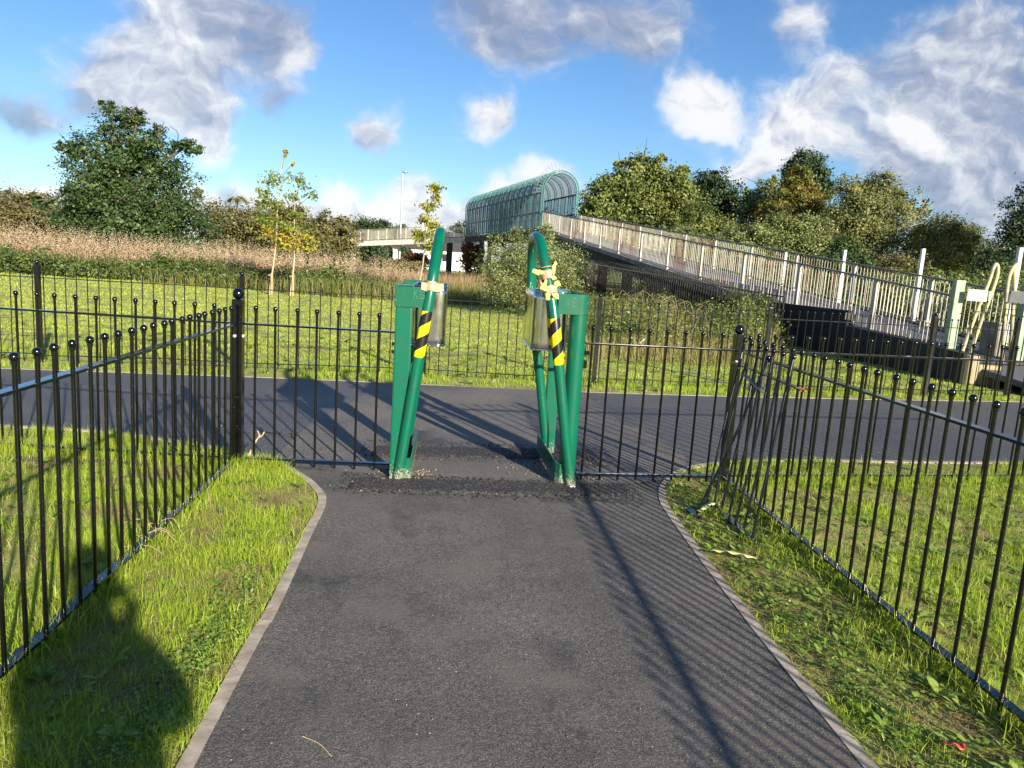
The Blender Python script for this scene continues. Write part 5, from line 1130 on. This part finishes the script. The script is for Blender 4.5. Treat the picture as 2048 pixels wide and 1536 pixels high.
bigtree('willow_tree', 'pale green willow shrub behind the upper ramp parapet', 13.5, 48, 4.6, 2.6, 18000, 'willow', .07, lobes=[(14.2, 48, 3.7, 1.3, 1.2, .9), (12.5, 48, 3.3, 1.2, 1.2, .9), (13.3, 48, 2.5, 2.3, 1.3, 1.4), (11.3, 48, 2.7, 1.1, 1.1, .9)])
bigtree('alder_shrub', 'dark broad leaved shrub at the foot of the orange tree', 21.6, 40, 4.1, 1.2, 7000, 'oak', .075, lobes=[(21.0, 40, 3.4, .8, .8, .8), (20.6, 40, 2.5, 1.2, .9, 1.0), (21.9, 40, 2.4, .9, .9, 1.0)])
bigtree('birch_tree', 'wide brownish birch with drooping fine leaves and a pale stem', 27.2, 49, 9.0, 4.0, 34000, 'birch', .075, bark='barkpale', lobes=[(27.6, 49, 8.0, 1.1, 1.2, 1.1), (25.9, 49, 7.6, 1.1, 1.2, 1.0), (29.3, 49, 7.0, 1.2, 1.2, 1.0), (26.8, 49, 6.4, 2.2, 1.6, 1.5), (29.0, 49, 5.3, 1.9, 1.5, 1.6), (25.4, 49, 5.2, 1.7, 1.5, 1.6), (27.4, 49, 3.9, 2.8, 1.6, 2.0), (31.0, 49, 6.6, .5, .6, .9)])
bigtree('birch_tree', 'smaller golden brown birch right of the wide birch', 31.6, 46, 6.4, 2.4, 17000, 'birch', .07, bark='barkpale', lobes=[(30.3, 46, 5.3, 1.2, 1.1, .9), (32.0, 46, 4.9, 1.2, 1.1, .9), (31.2, 46, 3.7, 2.3, 1.3, 1.5), (33.2, 46, 3.6, 1.1, 1.1, 1.2)])
bigtree('ash_tree', 'dark tree cut off by the right frame edge', 32.2, 40, 8.3, 2.4, 16000, 'darkleaf', .085, lobes=[(32.2, 40, 7.0, 1.5, 1.4, 1.2), (31.6, 40, 5.5, 1.6, 1.4, 1.3), (33.2, 40, 5.8, 2.0, 1.4, 1.6), (31.8, 40, 3.8, 2.2, 1.4, 1.6), (29.8, 40, 2.9, 1.3, 1.2, 1.1)])
for i, (x, y, h_, r_, lf, lb) in enumerate([(17.0, 27, 2.1, 2.3, 'bramble', 'bramble thicket behind the right parapet, left of the white posts'), (20.5, 30, 2.5, 2.6, 'bramble', 'green thicket behind the right parapet between the white posts'), (16.2, 21.5, 1.75, 1.6, 'bramble', 'reddish thicket right behind the second white post'), (19.6, 23, 2.2, 2.2, 'willow', 'pale leaved thicket above the ramp foot at right'), (14.4, 33, 2.4, 2.0, 'thorn', 'brown thicket behind the middle of the ramp'), (24.5, 33, 3.0, 2.8, 'bramble', 'green thicket under the birches'), (28, 34, 3.2, 2.6, 'oak', 'dark shrub under the tree at the right frame edge'), (11.5, 40, 2.6, 2.0, 'willow', 'pale shrub behind the upper part of the ramp'), (25.5, 42, 3.4, 2.6, 'thorn', 'brown shrub between the willow and the birches'), (10.2, 56, 4.6, 2.2, 'olive', 'low sunlit shrub right behind the bridge arch'), (12.2, 24.5, 1.9, 1.7, 'oak', 'dark shrub added to block light along the ramp, lower part'), (11.6, 29, 2.3, 2.0, 'oak', 'dark shrub added to block light along the ramp, middle part'), (11.0, 34.5, 2.7, 2.2, 'oak', 'dark shrub added to block light along the ramp, upper part')]):  # closing dark shrubs are added to shut out light beneath the ramp
    lob = [(x + random.uniform(-.6, .6) * r_, y + random.uniform(-.8, .8), h_ * random.uniform(.45, .75), r_ * random.uniform(.35, .55), r_ * .45, h_ * random.uniform(.2, .3)) for _ in range(6)] + [(x, y, h_ * .36, r_, r_ * .7, h_ * .4)]
    tree('thicket_shrub', lb, 'shrub', (x, y, 0), lob, int(9000 * r_ / 2), .05 if y < 30 else .075, lf, r0=.05, group='thicket behind the ramp', clusters=44, spread=.18, stray=.12)
# far trees and shrubs under and beyond the far ramp
for i, (x, y, h_, r_, lf, lb, nn) in enumerate([(-12.6, 112, 7.4, 3.4, 'darkleaf', 'distant dark tree left of the lamp column', 7000), (-9.0, 114, 6.6, 2.6, 'darkleaf', 'distant dark tree right behind the lamp column', 5000), (-2.0, 122, 5.6, 3.0, 'darkleaf', 'distant tree above the far ramp, left of the covered bridge', 4500), (1.0, 120, 7.2, 2.8, 'darkleaf', 'distant dark tree against the covered bridge end', 5000), (-9.6, 90, 2.9, 1.7, 'darkleaf', 'clipped dark evergreen under the far ramp, left of the white pier', 6000), (-6.3, 90, 2.7, 1.3, 'darkleaf', 'clipped dark evergreen under the far ramp, right of the white pier', 5000),
        (-4.2, 86, 1.9, 1.7, 'rust', 'orange leaved hedge beside the white pier', 3500), (1.7, 71, 3.2, 1.3, 'rust', 'rust red shrub between the dark bridge piers', 5000), (-19, 100, 5, 4, 'thorn', 'distant brown shrub far behind the oak', 4000), (-33, 60, 4.2, 5, 'thorn', 'distant hedge shrub at the far left horizon', 6000), (36, 70, 8, 6, 'darkleaf', 'distant dark tree behind the right birches', 7000), (14, 90, 8, 6, 'darkleaf', 'distant tree behind the large olive tree', 6000), (28.5, 57, 7.2, 3.2, 'willow', 'pale green tree filling the gap right of the orange tree', 13000), (34.5, 52, 6.6, 3.4, 'birch', 'yellow green tree between the small birch and the right frame edge', 13000), (18.6, 55, 7.0, 2.6, 'olive', 'mid green tree filling the gap left of the slim willow', 11000)]):
    lob = [(x + random.uniform(-.55, .55) * r_, y + random.uniform(-.8, .8), h_ * random.uniform(.55, .8), r_ * random.uniform(.35, .5), r_ * .45, h_ * random.uniform(.17, .24)) for _ in range(6)] + [(x, y, h_ * .42, r_ * .9, r_ * .7, h_ * .42)]
    tree('distant_tree', lb, 'tree', (x, y, 0), lob, nn, .16 if y > 80 else .10, lf, r0=.15, group='trees and shrubs in the distance', clusters=44, spread=.18)

# ================================================================ THE PHOTOGRAPHER, whose shadow falls on the left grass
pr = thing('person', 'person in dark jacket holding up a phone, standing behind the viewpoint', 'person', (.24, -.52, 0))
def skinned(name, verts, edges, radii, mat, parent, lvl=1, root=0):
    me = bpy.data.meshes.new(name); me.from_pydata(verts, edges, []); o = bpy.data.objects.new(name, me); C.objects.link(o)
    md = o.modifiers.new('skin', 'SKIN'); 
    for i, r_ in enumerate(radii): me.skin_vertices[0].data[i].radius = (r_, r_) if not isinstance(r_, tuple) else r_
    for i in range(len(radii)): me.skin_vertices[0].data[i].use_root = (i == root)
    s_ = o.modifiers.new('sub', 'SUBSURF'); s_.levels = lvl; s_.render_levels = lvl
    dg = bpy.context.evaluated_depsgraph_get(); m2 = bpy.data.meshes.new_from_object(o.evaluated_get(dg)); bpy.data.objects.remove(o)
    m2.materials.clear(); m2.materials.append(mat); m2.polygons.foreach_set('use_smooth', [True] * len(m2.polygons))
    return link(name, m2, None, parent, WLOC[parent])
bv_ = [(0, 0, .95), (0, 0, 1.15), (0, .0, 1.38), (0, .01, 1.50), (0, .02, 1.56), (0, .05, 1.66), (0, .05, 1.76),
       (-.18, 0, 1.42), (-.25, .10, 1.20), (-.20, .26, 1.34), (.18, 0, 1.42), (.24, .10, 1.20), (.02, .28, 1.36),
       (-.10, 0, .90), (-.13, .03, .50), (-.14, -.02, .09), (-.15, .13, .03), (.10, 0, .90), (.14, .03, .50), (.16, -.02, .09), (.17, .13, .03)]
be_ = [(0, 1), (1, 2), (2, 3), (3, 4), (4, 5), (5, 6), (2, 7), (7, 8), (8, 9), (2, 10), (10, 11), (11, 12), (0, 13), (13, 14), (14, 15), (15, 16), (0, 17), (17, 18), (18, 19), (19, 20)]
br_ = [(.21, .15), (.22, .15), (.22, .15), .10, .08, (.11, .12), (.07, .08), .10, .085, .045, .10, .085, .045, .095, .065, .045, .035, .095, .065, .045, .035]
skinned('body', bv_, be_, br_, M['cloth'], pr, 2)
mb = MB(); mb.sphere((.24, -.46, 1.69), .105, 20, 14, (.88, 1.0, 1.2)); mb.sphere((.24, -.35, 1.68), .016, 8, 6); mb.sphere((.14, -.46, 1.68), .025, 8, 6, (.4, .8, 1.2)); mb.sphere((.34, -.46, 1.68), .025, 8, 6, (.4, .8, 1.2)); mb.build('head', M['skin'], pr)
mb = MB(); mb.sphere((.24, -.49, 1.735), .112, 20, 12, (.92, 1.0, 1.0)); mb.build('hair', M['hair'], pr)
for sx, hx in ((-1, .08), (1, .31)):
    v = [(hx - .30, .27, 1.35), (hx - .30, .33, 1.39)]; e_ = [(0, 1)]; r_ = [.03, .036]
    for k_ in range(4):
        v += [(hx - .30 - .03 + k_ * .02, .36, 1.41 + k_ * .004), (hx - .30 - .03 + k_ * .02, .385, 1.44 + k_ * .004)]; e_ += [(1, 2 + 2 * k_), (2 + 2 * k_, 3 + 2 * k_)]; r_ += [.010, .008]
    v += [(hx - .30 - sx * -.035, .345, 1.44)]; e_ += [(1, 10)]; r_ += [.011]
    skinned('hand', v, e_, r_, M['skin'], pr, 1)
mb = MB(); mb.box((.14, -.105, 1.46), (.16, .010, .078), None, .004); tag(mb.build('phone', M['phone']), 'black phone held up by the person behind the viewpoint', 'phone')
